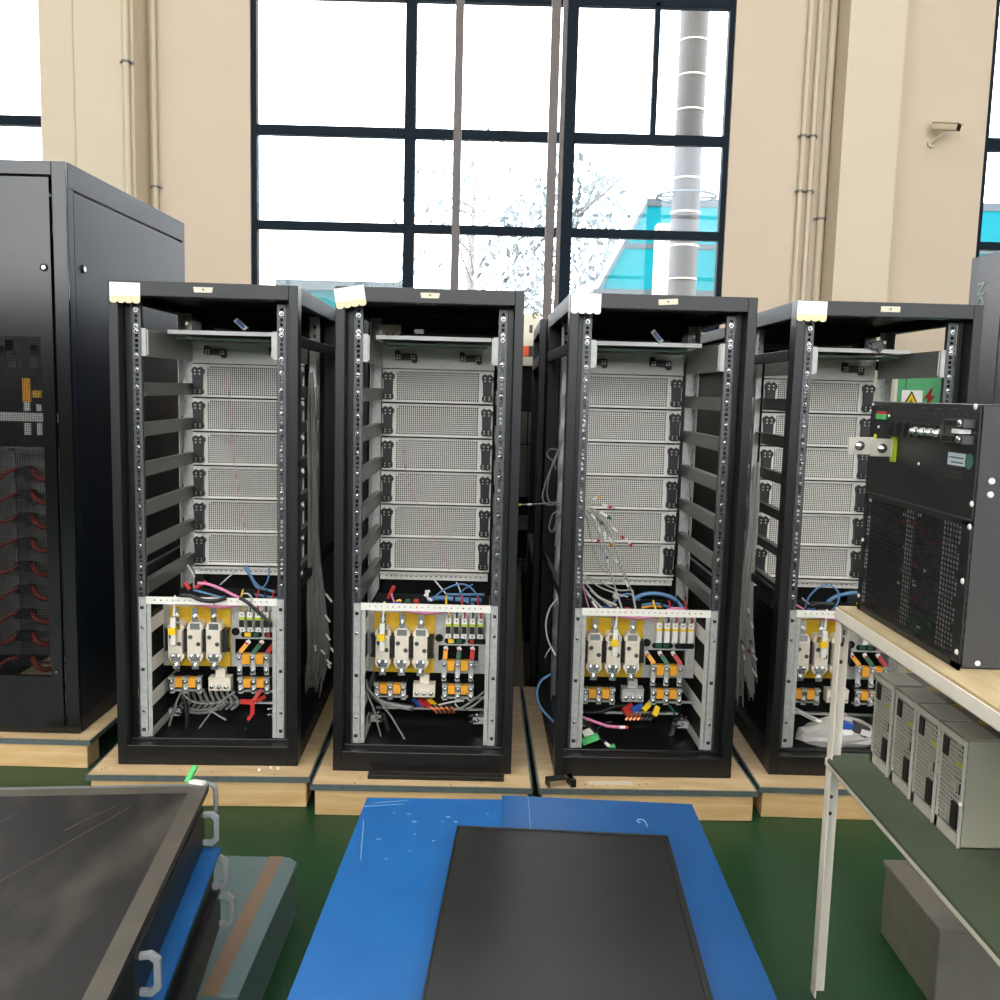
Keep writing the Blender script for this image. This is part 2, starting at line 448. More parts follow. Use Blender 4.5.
def slot_plug_mesh(b):
    # upright moulded connector, centre origin
    b.mat(0)
    o = [(-.016, .052), (-.010, .056), (-.006, .052), (.006, .052), (.010, .056), (.017, .050), (.024, .044), (.024, .034), (.018, .024), (.0165, -.026), (.020, -.036), (.020, -.047), (.012, -.052), (-.012, -.052), (-.020, -.047), (-.020, -.036), (-.0165, -.026), (-.018, .024), (-.022, .036), (-.022, .046)]
    b.prism(o, -.022, 0)
    b.prism([(-.012, .020), (.012, .020), (.012, -.022), (-.012, -.022)], -.0235, -.0215)
    b.mat(1)
    for x in (-.009, .009):
        for z in (.040, .028, -.034, -.043): b.cyl((x, -.0225, z), (x, -.0215, z), .0032, n=7)
    b.mat(2)
    b.box(-.006, -.014, .050, .006, 0, .058); b.box(-.006, -.02, -.058, .006, 0, -.050)
    return b
def top_plug_mesh(b):
    b.mat(0)
    o = [(-.042, .022), (-.034, .025), (-.024, .022), (-.020, .012), (.036, .012), (.043, .008), (.043, -.018), (.036, -.024), (.026, -.022), (.020, -.012), (-.036, -.012), (-.042, -.008)]
    b.prism(o, -.02, 0); b.box(-.012, -.0215, -.008, .012, -.02, .008)
    b.mat(1)
    for x in (-.033, -.023, .023, .033):
        for z in (-.006, .004): b.cyl((x, -.021, z), (x, -.0195, z), .0032, n=7)
    return b
def make_rack(k, label, tagspec):
    x, y, a = RK[k]; o = empty('equipment_rack', (x, y, PAL), a); tag(o, label, 'rack', 'open black equipment racks in the front row')
    def front(b):
        b.box(-.3, 0, 0, -.27, .064, 1.6); b.box(.27, 0, 0, .3, .064, 1.6)
        b.box(-.27, 0, 1.553, .27, .064, 1.6); b.box(-.27, 0, 0, .27, .045, .068)
        for s in (-1, 1): b.box(min(s * .2497, s * .27), .06, .068, max(s * .2497, s * .27), .064, 1.553)
        return b
    part('front', 'front_frame', front, 'rack_black', o, bevel=.004)
    part('tray', 'base_tray', lambda b: b.box(-.27, .045, 0.01, .27, .9, .055).box(-.27, .045, .055, .27, .049, .077), 'rack_black', o, bevel=.002)
    part('roof', 'roof_panel', lambda b: b.box(-.27, .064, 1.58, .27, .94, 1.598), 'rack_black', o)
    def rear(b):
        for s in (-1, 1): b.box(min(s * .25, s * .3), .885, 0, max(s * .25, s * .3), .946, 1.6)
        b.box(-.25, .885, 1.545, .25, .946, 1.6); b.box(-.25, .885, 0, .25, .946, .066)
        return b
    part('rear', 'rear_frame', rear, 'rack_black', o, bevel=.003)
    part('rearp', 'rear_panel', lambda b: b.box(-.25, .925, .066, .25, .93, 1.545), 'deep_black', o)
    for s in (-1, 1):
        def beam(z0, z1, t):
            return lambda b: b.box(min(s * (.3 - t), s * .3), .064, z0, max(s * (.3 - t), s * .3), .885, z1)
        part(('tb', s), 'side_beam', beam(1.545, 1.6, .03), 'rack_sky_tint', o, bevel=.002)
        part(('mb', s), 'side_beam', lambda b: b.box(min(s * .285, s * .3), .075, 1.408, max(s * .285, s * .3), .885, 1.444), 'rack_sky_tint', o, bevel=.002)
        part(('lb', s), 'side_beam', beam(0, .066, .03), 'rack_sky_tint', o, bevel=.002)
        part(('nb', s), 'side_beam', lambda b: b.box(min(s * .285, s * .3), .075, .60, max(s * .285, s * .3), .885, .63), 'rack_sky_tint', o, bevel=.002)
        def up(b):
            sp = []
            for i in range(11):
                zc = 1.44 - .1328 * i
                sp.append((zc - .075, zc - .022))
            sp = sorted(sp)
            b.vholed(.60, .685, .06, 1.55, (.628, .652), sp, min(s * .262, s * .264), max(s * .262, s * .264), 'yz')
            hs = [(1.47, 1.482), (1.505, 1.517)]
            b.vholed(min(s * .228, s * .264), max(s * .228, s * .264), .06, 1.55, (s * .248 - .006, s * .248 + .006), hs, .66, .662)
            return b
        part(('up', s), 'inner_upright', up, 'galvanised', o)
        def rail(b):
            sp = []; z = .075
            while z < 1.525: sp.append((z, z + .0098)); z += .0159
            b.vholed(min(s * .2225, s * .2475), max(s * .2225, s * .2475), .066, 1.545, (s * .235 - .0048, s * .235 + .0048), sp, .065, .0672)
            b.box(min(s * .2475, s * .2495), .065, .066, max(s * .2475, s * .2495), .11, 1.545)
            b.box(min(s * .2205, s * .2225), .065, .066, max(s * .2205, s * .2225), .085, 1.545)
            return b
        r = part(('rail', s), 'mounting_rail', rail, 'rail_grey', o)
        for z in SCREW_Z + [1.515]:
            q = part('screw', 'screw', lambda b: b.mat(0).cyl((0, 0, 0), (0, -.0022, 0), .0075, n=12).mat(0).dome((0, -.0022, 0), (0, -1, 0), .0058, .003, 10).mat(1).box(-.0018, -.0058, -.0018, .0018, -.0045, .0018), ['steel', 'plastic_black'], r)
            q.location = (s * .235, .064, z)
        for kk in range(6):
            zt = 1.281 - .1335 * kk
            def br(b):
                xi = s * .2205
                b.box(min(xi, xi - s * .002), .09, -.045, max(xi, xi - s * .002), .645, 0)
                hs = [(.12 + i * .035, .128 + i * .035) for i in range(15)]
                # top flange running outwards, with a row of holes
                a0, a1 = sorted((xi, xi + s * .022)); h0, h1 = sorted((xi + s * .008, xi + s * .014))
                b.box(a0, .09, -.002, h0, .645, 0); b.box(h1, .09, -.002, a1, .645, 0); cur = .09
                for p, q_ in hs: b.box(h0, cur, -.002, h1, p, 0); cur = q_
                b.box(h0, cur, -.002, h1, .645, 0)
                b.box(min(xi, xi + s * .026), .088, -.05, max(xi, xi + s * .026), .09, .006)
                return b
            q = part(('br', s), 'slide_bracket', br, 'bracket_grey', o); q.location = (0, 0, zt)
    # slots
    for kk in range(6):
        p = part('slot', 'slot_panel', slot_panel_mesh, ['bright_zinc'], o); p.location = (0, .645, SLOT_T[kk])
        for xx in (-.198, .186):
            q = part('splug', 'connector', slot_plug_mesh, ['plastic_black', 'contact', 'white_plastic'], p); q.location = (xx, 0, -.066)
            q['label'] = 'black moulded slot connector'
    def xb(b):
        hs = [(-.200 + .0197 * i, -.1945 + .0197 * i) for i in range(20)]
        b.holed(-.222, .206, .527, .556, hs, (.538, .5435), .643, .646)
        b.box(-.222, .62, .554, .206, .646, .558)
        return b
    part('xbar', 'perforated_bar', xb, 'bright_zinc', o)
    # upper shelf box
    p = part('cpanel', 'connector_panel', lambda b: b.box(-.222, .645, 1.362, .212, .648, 1.455).box(-.222, .635, 1.36, .212, .648, 1.363), 'bright_zinc', o)
    for xx in (-.131, .119):
        q = part('tplug', 'connector', top_plug_mesh, ['plastic_black', 'contact'], p); q.location = (xx, .645, 1.404); q['label'] = 'black moulded socket'
    def dots(b):
        for i in range(7):
            for j in range(2): b.cyl((-.06 + .022 * i, .6445, 1.385 + .035 * j), (-.06 + .022 * i, .6425, 1.385 + .035 * j), .0022, n=6)
        return b
    for s in (-1, 1):
        part(('sp', s), 'side_plate', lambda b: b.box(min(s * .221, s * .223), .068, 1.366, max(s * .221, s * .223), .645, 1.456).box(min(s * .205, s * .223), .068, 1.366, max(s * .205, s * .223), .07, 1.456).box(min(s * .2, s * .2225), .074, 1.37, max(s * .2, s * .2225), .074 + .0015, 1.452), 'shelf_zinc', o)
    part('sheet', 'shelf_sheet', lambda b: b.box(-.207, .30, 1.456, .197, .645, 1.458), 'shelf_zinc', o)
    part('lip', 'shelf_lip', lambda b: b.box(-.207, .296, 1.452, .197, .302, 1.466), 'tag_paper', o)['label'] = 'bright white front lip of the shelf'
    part('pcb', 'circuit_board', lambda b: b.box(-.19, .34, 1.438, .18, .60, 1.441), 'pcb_green', o)
    def vs(b):
        hs = [(-.2 + .008 * i, -.196 + .008 * i) for i in range(50)]
        return b.holed(-.21, .21, 1.485, 1.51, hs, (1.49, 1.505), .915, .919)
    part('vents', 'vent_strip', vs, 'rail_grey', o)
    # name plate
    px = {0: .0, 1: 0.0, 2: .012, 3: .0}[k]
    b = MB().mat(0).prism([(-.031, .008), (.031, .008), (.028, -.009), (-.028, -.009)] if k in (0, 1) else [(-.031, .009), (.031, .009), (.031, -.009), (-.031, -.009)], -.0025, 0)
    b.mat(1).box(-.003, -.003, -.002, .003, -.0024, .003)
    n = b.build('name_plate', ['plate_cream', 'ink'], o, bevel=.001); n.location = (px, 0, 1.578); n.rotation_euler = (0, -.07 if k == 2 else 0.0, 0)
    # paper tag
    tx, tz, rot, trim = tagspec
    b = MB(); b.mat(0).prism([(-.048, .032), (.048, .032), (.048, -.010), (-.048, -.010)], -.0015, 0)
    lo = [(.048, -.010)]
    for i in range(4):
        for t in range(7):
            aa = pi * t / 6; lo.append((.048 - .024 * i - .012 + .012 * cos(aa), -.025 - .008 * sin(aa)))
    lo.append((-.048, -.010))
    b.mat(1).prism(lo, -.0015, 0)
    n = b.build('paper_tag', ['tag_paper', trim], o); n.location = (tx, -.0005, tz); n.rotation_euler = (0, rot, 0); n['label'] = 'paper tag with scalloped lower edge'
    return o
make_rack(0, 'open black rack next to the tall closed cabinet', (-.246, 1.562, .01, 'tag_trim'))
make_rack(1, 'open black rack with a crooked paper tag', (-.253, 1.566, -.17, 'tag_trim'))
make_rack(2, 'open black rack with loose grey wires fanning across its slots', (-.25, 1.566, .01, 'tag_paper'))
make_rack(3, 'open black rack partly hidden behind the white shelf', (-.252, 1.566, .015, 'tag_trim_yellow'))

# ------------------------------------------------------------------ power distribution units
PZ = .073
def make_pdu(k, label):
    x, y, a = RK[k]; o = empty('power_distribution_unit', Vector((x, y, PAL + PZ)), a)
    tag(o, label, 'power unit', 'power distribution units at the bottom of the racks'); OFF = (0, 0, -PZ)
    def P(key, name, fn, mats, parent=o, **kw): return part(('pdu', key), name, fn, mats, parent, off=OFF, **kw)
    for s in (-1, 1):
        def fl(b):
            b.mat(0).box(min(s * .2205, s * .2425), .061, .075, max(s * .2205, s * .2425), .064, .562)
            b.box(min(s * .2185, s * .2215), .061, .075, max(s * .2185, s * .2215), .085, .562)
            b.box(min(s * .2035, s * .2185), .063, .075, max(s * .2035, s * .2185), .30, .078 + .012)
            b.box(min(s * .2035, s * .2165), .0635, .075, max(s * .2035, s * .2165), .0665, .562)
            b.mat(1)
            for z in (.10, .312, .527): b.box(s * .232 - .0055, .0595, z - .0055, s * .232 + .0055, .0615, z + .0055)
            b.mat(2)
            for z in (.165, .458): b.dome((s * .232, .061, z), (0, -1, 0), .006, .004)
            for z in (.104, .316, .531): b.box(s * .232 - .002, .0585, z - .003, s * .232 + .003, .0605, z + .001)
            return b
        P(('fl', s), 'mounting_flange', fl, ['galvanised', 'deep_black', 'steel'])
        for z0 in (.43, .29, .17):
            P(('ss', s, z0), 'side_strip', lambda b: b.box(min(s * .2145, s * .2165), .0665, z0, max(s * .2145, s * .2165), .60, z0 + .05), 'bright_zinc')
    def tb(b):
        hs = [(-.192 + .0197 * i, -.187 + .0197 * i) for i in range(20)]
        b.holed(-.2185, .2185, .539, .563, hs, (.549, .5545), .062, .0645); b.box(-.2185, .0645, .5615, .2185, .07, .563)
        return b
    P('tb', 'top_bar', tb, 'bright_zinc')
    def pl(b):
        # back plate with a window cut out on its right half
        x0, x1, z0, z1 = -.2195, .2115, .274, .512
        wx0, wx1, wz0, wz1 = .036, .179, .3195, .376
        b.box(x0, .235, z0, wx0, .238, z1); b.box(wx1, .235, z0, x1, .238, z1)
        b.box(wx0, .235, z0, wx1, .238, wz0); b.box(wx0, .235, wz1, wx1, .238, z1)
        return b
    P('pl', 'mounting_plate', pl, 'galvanised')
    def hole(b):
        b.cyl((.038, .2352, .402), (.038, .2335, .402), .0145, n=20)
        for xa, xb_ in ((.057, .133), (.1395, .2095)):
            r = .010; zc = .392
            pts = [(xa + r + r * cos(t), zc + r * sin(t)) for t in [pi / 2 + pi * i / 8 for i in range(9)]] + [(xb_ - r + r * cos(t), zc + r * sin(t)) for t in [-pi / 2 + pi * i / 8 for i in range(9)]]
            b.prism(pts, .2335, .2352)
        return b
    parts(('pdu', 'hole'), 'cable_grommet', hole, 'deep_black', o, off=OFF)
    c1 = 'yellow' if k in (0, 1) else 'green'; c2 = 'red' if k != 2 else 'plastic_black'
    MB().mat(0).box(.07, .2315, .385, .092, .234, .400).mat(1).box(.10, .2315, .386, .118, .234, .399).mat(2).box(.147, .2315, .385, .160 if k != 3 else .135, .234, .399).each('grommet_wire', [c1, 'green', c2], o, off=OFF)
    P('yb', 'insulator_board', lambda b: b.box(-.193, .223, .277, .0215, .235, .4925), 'yellow_board', bevel=.001)
    # fuse bases
    for i, fx in enumerate((-.1562, -.0895, -.0240)):
        def fb(b):
            b.prism([(-.024, .338), (.024, .338), (.024, .4215), (-.024, .4215)], .165, .215)
            up = [(-.028, .4215), (.028, .4215), (.028, .435), (.017, .449), (-.017, .449), (-.028, .435)]
            dn = [(-.028, .336), (-.028, .322), (-.017, .305), (.017, .305), (.028, .322), (.028, .336)]
            b.prism(up, .175, .223); b.prism(dn, .175, .223); b.mat(1)
            for xx, zz in ((-.013, .398), (.014, .373)): b.cyl((xx, .1655, zz), (xx, .1642, zz), .008, n=12)
            return b
        q = P('fb', 'fuse_base', fb, ['cream_ceramic', 'rail_grey'], bevel=.003); q.location = (fx, 0, 0)
        def tabs(b):
            b.mat(0).box(-.010, .178, .425, .010, .181, .5); b.box(-.012, .176, .279, .012, .179, .318); b.box(-.017, .1735, .410, .017, .1755, .445); b.box(-.016, .172, .308, .016, .1745, .337)
            b.mat(1)
            for xx, zz, r in ((0, .292, .008), (0, .468, .0075), (-.011, .326, .0072), (.011, .326, .0072)):
                b.cyl((xx, .178, zz), (xx, .166, zz), r, n=6); b.cyl((xx, .166, zz), (xx, .158, zz), r * .6, n=8)
            b.mat(2)
            pass
            return b
        for t in parts(('pdu', 'tabs'), 'terminal_tab', tabs, ['steel', 'steel', 'rail_grey'], q, off=OFF, gap=0.0005): t['label'] = 'bolted metal terminal'
    def sp(b):
        for xx in (-.191, -.1228, -.0567, .012):
            w = .004 if xx not in (.012,) else .007
            b.box(xx - w, .178, .345, xx + w, .222, .415); b.box(xx - .010, .19, .34, xx + .010, .222, .348); b.box(xx - .010, .19, .412, xx + .010, .222, .42)
        return b
    parts(('pdu', 'sp'), 'phase_separator', sp, 'plastic_black', o, off=OFF)
    # fuse tag with yellow sleeve
    fi = 0 if k < 2 else 1; fx = (-.1562, -.0895)[fi]
    b = MB(); b.mat(0).bar((fx - .002 + .008, .157, .548), (fx + .001, .150, .475), .007, .003, up=(0, 1, 0)); b.box(fx - .008, .142, .375, fx + .009, .155, .472)
    b.mat(1).box(fx - .015, .136, .412, fx + .010, .157, .436)
    b.build('cable_tag', ['white_plastic', 'yellow'], o, off=OFF, bevel=.0015)['label'] = 'white tie with yellow sleeve hanging over a fuse'
    # breakers
    for i in range(5):
        def br(b):
            b.mat(0).box(-.0095, .185, .430, .0095, .235, .487) if k < 2 else b.mat(0).box(-.0095, .185, .418, .0095, .235, .487)
            b.mat(0).box(-.0095, .195, .4125, .0095, .235, .4262)
            b.mat(1).box(-.0098, .183, .4585, .0098, .20, .4675)
            b.mat(2).box(-.0088, .1835, .432, .0088, .19, .4575) if k < 2 else b.mat(0).box(-.0088, .1815, .430, .0088, .19, .4575)
            b.mat(3).cyl((0, .1845, .477), (0, .1855, .477), .003, n=8); b.cyl((0, .1945, .419), (0, .1955, .419), .003, n=8)
            return b
        q = part(('brk', k < 2), 'circuit_breaker', br, ['white_plastic', 'lime' if k < 2 else 'yellow', 'plastic_black', 'ink'], o, off=OFF)
        q.location = (.0712 + .0281 * i, 0, 0)
    # colour wires above the breakers
    b = MB()
    for i, c in enumerate((0, 3, 1, 3, 1)):
        xx = .0712 + .0281 * i; b.mat(c).cable([(xx, .19, .487), (xx + .002, .18, .505), (xx - .01, .22, .53), (xx - .012, .26, .55)], .0035, 6, 4)
    b.each('lead_wire', ['yellow', 'red', 'green', 'plastic_black'], o, off=OFF)
    b = MB(); b.mat(0).cable([(-.16, .26, .515), (-.08, .2, .508), (0, .19, .502), (.06, .2, .51), (.1, .26, .515)], .006, 6, 5)
    b.mat(1).box(-.05, .20, .512, -.03, .22, .533); b.mat(2).box(-.13, .22, .516, -.10, .24, .532); b.mat(3).box(-.09, .22, .516, -.06, .24, .53)
    b.each('bus_wire', ['pink_wire', 'red', 'blue_plug', 'plastic_black'], o, off=OFF)
    # busbar blocks
    def busblock(xs, zt, zb, zins, zi0, yy, key, lead):
        def f(b):
            for xx in xs:
                b.mat(0).box(xx - .0085, yy, zb, xx + .0085, yy + .003, zt); b.box(xx - .0095, yy - .012, zt - .008, xx + .0095, yy + .012, zt)
                b.mat(1).cyl((xx, yy, zt - .017), (xx, yy - .012, zt - .017), .0072, n=6); b.cyl((xx, yy - .012, zt - .017), (xx, yy - .018, zt - .017), .0045, n=8)
                b.cyl((xx, yy, zb + .016), (xx, yy - .012, zb + .016), .0078, n=6); b.cyl((xx, yy - .012, zb + .016), (xx, yy - .02, zb + .016), .005, n=8)
            b.mat(2)
            for p, q_ in zip(xs, xs[1:]): b.box((p + q_) / 2 - .0128, yy - .006, zi0, (p + q_) / 2 + .0128, yy + .02, zins)
            return b
        return P(key, 'busbar_block', f, ['galvanised', 'steel', 'orange_block'])
    busblock((.0591, .1065, .1542), .334, .2545, .331, .295, .20, 'ub', True)
    busblock((.0627, .1095, .1557), .2445, .185, .241, .2095, .20, 'lr', False)
    busblock((-.1786, -.131, -.0839), .2445, .183, .240, .2065, .20, 'll', False)
    parts(('pdu', 'lrail'), 'din_rail', lambda b: b.box(-.19, .212, .187, -.07, .225, .193).box(.05, .212, .187, .205, .225, .193), 'galvanised', o, off=OFF)
    parts(('pdu', 'lbox'), 'block_base', lambda b: b.box(-.185, .226, .185, -.078, .27, .24).box(.055, .226, .185, .165, .27, .242), 'plastic_black', o, off=OFF)
    # neutral block
    def nb(b):
        b.mat(0).box(-.0492, .195, .196, .028, .235, .2443); b.box(-.0266, .205, .2443, .0062, .235, .274); b.box(-.0492, .19, .238, .028, .2, .2443)
        b.mat(1)
        for xx in (-.0365, -.0105, .0145): b.cyl((xx, .195, .212), (xx, .183, .212), .0075, n=6); b.cyl((xx, .183, .212), (xx, .176, .212), .0045, n=8)
        return b
    q = part(('neutral', k == 2), 'neutral_block', nb, ['galvanised' if k == 2 else 'cream_ceramic', 'steel'], o, off=OFF)
    # slanting colour leads into the window
    b = MB()
    for xx, c, dx in ((.0591, 0, .03 if k in (0,) else -.025), (.1065, 1, .03 if k == 0 else -.025), (.1542, 2, .03 if k == 0 else -.025)):
        if k == 1: dx = 0.004
        b.mat(c).bar((xx + .002, .198, .336), (xx + dx, .225, .372), .015, .004, up=(0, 1, 0))
        b.mat(3).obb((xx + dx * .95, .214, .371), (.006, 0, .003), (0, .003, 0), (-.003, 0, .006)); b.mat(2).obb((xx + dx * .8, .212, .366), (.003, 0, .002), (0, .003, 0), (-.002, 0, .003))
    b.each('phase_lead', ['orange_block', 'green', 'red', 'white_plastic'], o, off=OFF)
    P('dark', 'dark_backing', lambda b: b.box(-.21, .40, .09, .21, .41, .52), 'deep_black')  # black sheet added to keep the space behind the unit dark
    for s in (-1, 1): P(('scov', s), 'dark_side_sheet', lambda b: b.box(min(s * .218, s * .2200), .09, .075, max(s * .218, s * .2200), .60, .50), 'deep_black')  # black plates added so the gaps between side strips look dark
    P('fbar', 'floor_bar', lambda b: b.box(-.2035, .405, .0765, .2035, .42, .084), 'bright_zinc')
    for s in (-1, 1):
        def fx(b):
            b.mat(0).box(min(s * .165, s * .205), .24, .085, max(s * .165, s * .205), .27, .11)
            b.mat(1)
            for z in (.098, .12): b.cyl((s * .205, .255, z), (s * .150, .235, z - .004), .006, n=8); b.cyl((s * .185, .25, z), (s * .175, .244, z), .011, n=6)
            return b
        P(('bolt', s), 'earth_bolt', fx, ['galvanised', 'steel'])
    return o
make_pdu(0, 'power distribution unit with a black cable draped over its front')
make_pdu(1, 'power distribution unit in the rack with the crooked paper tag')
make_pdu(2, 'power distribution unit with white breakers and metal neutral block, under the fanned wires')
make_pdu(3, 'power distribution unit partly hidden by the white shelf post')

# ------------------------------------------------------------------ pallets
def make_pallet(xl, xr, y, depth, rz, label):
    o = empty('pallet', ((xl + xr) / 2, y, 0), rz); tag(o, label, 'pallet', 'wooden pallets under the cabinets'); w = (xr - xl) / 2
    MB().box(-w, .004, .092, w, depth, PAL - .0005).build('plywood_top', 'plywood', o)
    b = MB(); b.box(-w - .001, -.001, .088, w + .001, .006, PAL); b.box(-w - .002, 0, .09, -w + .004, depth, PAL); b.box(w - .004, 0, .09, w + .002, depth, PAL)
    b.build('edge_strip', 'strap', o)['label'] = 'grey steel edge strip'
    for yy in (.008, depth / 2 - .05, depth - .11):
        MB().box(-w + .012, yy, 0, w - .012, yy + .1, .0905).build('beam', 'pine', o, bevel=.003)
    b = MB()
    r = random.Random(label)
    for i in range(6):
        xx, yy = r.uniform(-w + .03, w - .03), .03 + r.uniform(-.015, .03); b.cyl((xx, yy, PAL - .001), (xx, yy, PAL + .0006), .0028, n=6)
    b.each('nail_head', 'ink', o)
make_pallet(-2.20, -1.447, 3.225, 1.32, 0, 'wooden pallet under the tall closed cabinet')
make_pallet(-1.33, -.603, 2.945, 1.06, .038, 'wooden pallet under the open rack beside the tall cabinet')
make_pallet(-.589, .129, 2.911, 1.06, .02, 'wooden pallet half hidden behind the blue sheets, under the rack with the crooked tag')
make_pallet(.152, .872, 2.93, 1.06, .03, 'wooden pallet under the rack with the fanned wires')
make_pallet(.886, 1.60, 2.972, 1.06, -.01, 'wooden pallet under the rack behind the white shelf, behind the shelf post')

# ------------------------------------------------------------------ closed cabinet at the left
CX0, CX1, CY0, CY1, CZ0, CZ1 = -2.11, -1.508, 3.289, 4.49, PAL, 2.126
o = empty('tall_cabinet', ((CX0 + CX1) / 2, CY0, CZ0)); tag(o, 'tall closed black cabinet with mesh door on a pallet', 'cabinet')
W2 = (CX1 - CX0) / 2; HC = CZ1 - CZ0; DC = CY1 - CY0
b = MB(); b.box(W2 - .05, 0, 0, W2, .012, HC); b.box(-W2, 0, 0, -W2 + .05, .012, HC); b.box(-W2 + .05, 0, HC - .048, W2 - .05, .012, HC); b.box(-W2 + .05, 0, 0, W2 - .05, .012, .07)
b.build('front_frame', 'cabinet_black', o, bevel=.003)
b = MB(); b.box(-W2, .0125, HC - .02, W2, DC, HC); b.build('roof_panel', 'cabinet_sky_tint', o)
for xx in (W2, -W2):
    s = 1 if xx > 0 else -1
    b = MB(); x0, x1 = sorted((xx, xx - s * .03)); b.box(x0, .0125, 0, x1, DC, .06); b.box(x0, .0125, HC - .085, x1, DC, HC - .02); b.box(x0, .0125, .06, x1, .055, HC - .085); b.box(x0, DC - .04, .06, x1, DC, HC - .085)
    b.build('side_frame', 'cabinet_sky_tint', o, bevel=.002)
    x0, x1 = sorted((xx - s * .0005, xx - s * .008))
    sp = MB().box(x0, .056, .06, x1, DC - .012, HC - .093).build('side_panel', 'cabinet_sky_tint', o, bevel=.003)
    if s > 0:
        b = MB(); p = at_x(83.2, 269, CX1); c = (p.x - o.location.x + .003, p.y - CY0, p.z - CZ0); b.mat(0).cyl(Vector(c), Vector(c) + Vector((-.01, 0, 0)), .016, n=16); b.mat(1).cyl(Vector(c), Vector(c) + Vector((.004, 0, 0)), .009, n=14)
        b.build('lock', ['deep_black', 'steel'], sp)
# door
DX0, DX1 = -W2 + .012, W2 - .056; DZ0, DZ1 = .03, HC - .056
wx0, wx1 = DX0 + .05, DX1 - .042; wz1 = at_y(38, 337, CY0).z - CZ0; wz0 = .215
door = MB().box(DX0, -.006, DZ0, wx0, .012, DZ1).box(wx1, -.006, DZ0, DX1, .012, DZ1).box(wx0, -.006, wz1, wx1, .012, DZ1).box(wx0, -.006, DZ0, wx1, .012, wz0).build('door', 'cabinet_black', o)
b = MB(); n = int((wx1 - wx0) / .006)
for i in range(n): b.box(wx0 + .006 * i, .002, wz0, wx0 + .006 * i + .0013, .003, wz1)
n = int((wz1 - wz0) / .006)
for i in range(n): b.box(wx0, .002, wz0 + .006 * i, wx1, .0032, wz0 + .006 * i + .0013)
b.build('door_mesh', 'mesh_black', door)
p = at_y(44, 267.5, CY0 - .006); c = Vector((p.x - o.location.x, -.006, p.z - CZ0))
b = MB(); b.mat(0).cyl(c, c + Vector((0, -.004, 0)), .013, n=16); b.mat(1).cyl(c + Vector((.002, -.003, 0)), c + Vector((.002, -.008, 0)), .007, n=12); b.build('door_lock', ['deep_black', 'steel'], door)
p = at_y(56, 672.5, CY0 - .006); c = Vector((p.x - o.location.x, -.001, p.z - CZ0))
b = MB(); b.dome(c, (0, -1, 0), .008, .006); b.dome(c + Vector((-.01, 0, -.007)), (0, -1, 0), .005, .004); b.each('door_screw', 'steel', o)
# cabinet contents
def inC(u, v, d):  # on a plane d behind the door
    q = at_y(u, v, CY0 + d); return Vector((q.x - o.location.x, d, q.z - CZ0))
b = MB(); q = inC(0, 412, .2); r_ = inC(42, 422, .2); b.box(-W2 + .06, .2, r_.z, W2 - .06, .215, q.z); b.build('cross_bar', 'galvanised', o)
b = MB()
for u0, u1, v0, v1, c in ((22, 30.5, 378, 402, 0), (32, 41, 390, 398, 1), (23.5, 30, 402, 411, 2), (36, 41, 404, 411, 2), (24, 31, 423, 435, 2), (36.5, 42, 423, 435, 2)):
    p, q = inC(u0, v0, .19), inC(u1, v1, .19); b.mat(c).box(p.x, .19, q.z, q.x, .2, p.z)
b.each('busbar', ['orange_block', 'yellow_board', 'galvanised'], o)
b = MB()
for u, v in ((9, 345), (34, 350), (3, 352), (12, 362), (33, 362)): p = inC(u, v, .3); b.box(p.x - .015, .3, p.z - .02, p.x + .015, .34, p.z + .02)
b.each('contactor', 'rail_grey', o)
zz0 = inC(20, 448, .22).z
b = MB()
for i in range(11):
    v = 450 + 23.4 * i; p = inC(12, v, .24); q = inC(45, v + 3.5, .24); b.box(p.x, .24, q.z, W2 - .05, .25, p.z)
p0 = inC(9, 448, .24); p1 = inC(14, 700, .24); b.box(p0.x, .24, .2, p0.x + .02, .25, p0.z); b.box(-W2 + .06, .24, p0.z - .01, W2 - .05, .25, p0.z); b.box(-W2 + .06, .3, .2, W2 - .05, .31, p0.z)
b.build('module_rack', 'bracket_grey', o)
for i in range(10):
    v = 466 + 23.6 * i + rnd.uniform(-2, 2)
    bb = MB(); p = inC(24, v + 6, .21); bb.box(p.x - .03, .20, p.z - .018, p.x + .035, .24, p.z + .014); bb.box(p.x + .005, .195, p.z + .012, p.x + .03, .22, p.z + .02); plug = bb.build('battery_plug', 'plastic_black', o)
    cb = MB(); a0 = inC(18, v + 4, .20); a1 = inC(8, v + 8 + rnd.uniform(-3, 5), .18); a2 = inC(-6, v + 17 + rnd.uniform(-4, 3), .19); a3 = inC(-25, v + 20, .21)
    cb.cable([a0, a1, a2, a3], .0075, 8, 5); a0 = inC(33, v + 5, .2); a1 = inC(36, v + 11, .18); a2 = inC(44, v + 14 + (i % 3), .19); a3 = inC(58, v + 14, .22)
    cb.cable([a0, a1, a2, a3], .011, 8, 5); cb.each('power_cable', 'red_wire', o, smooth=True)

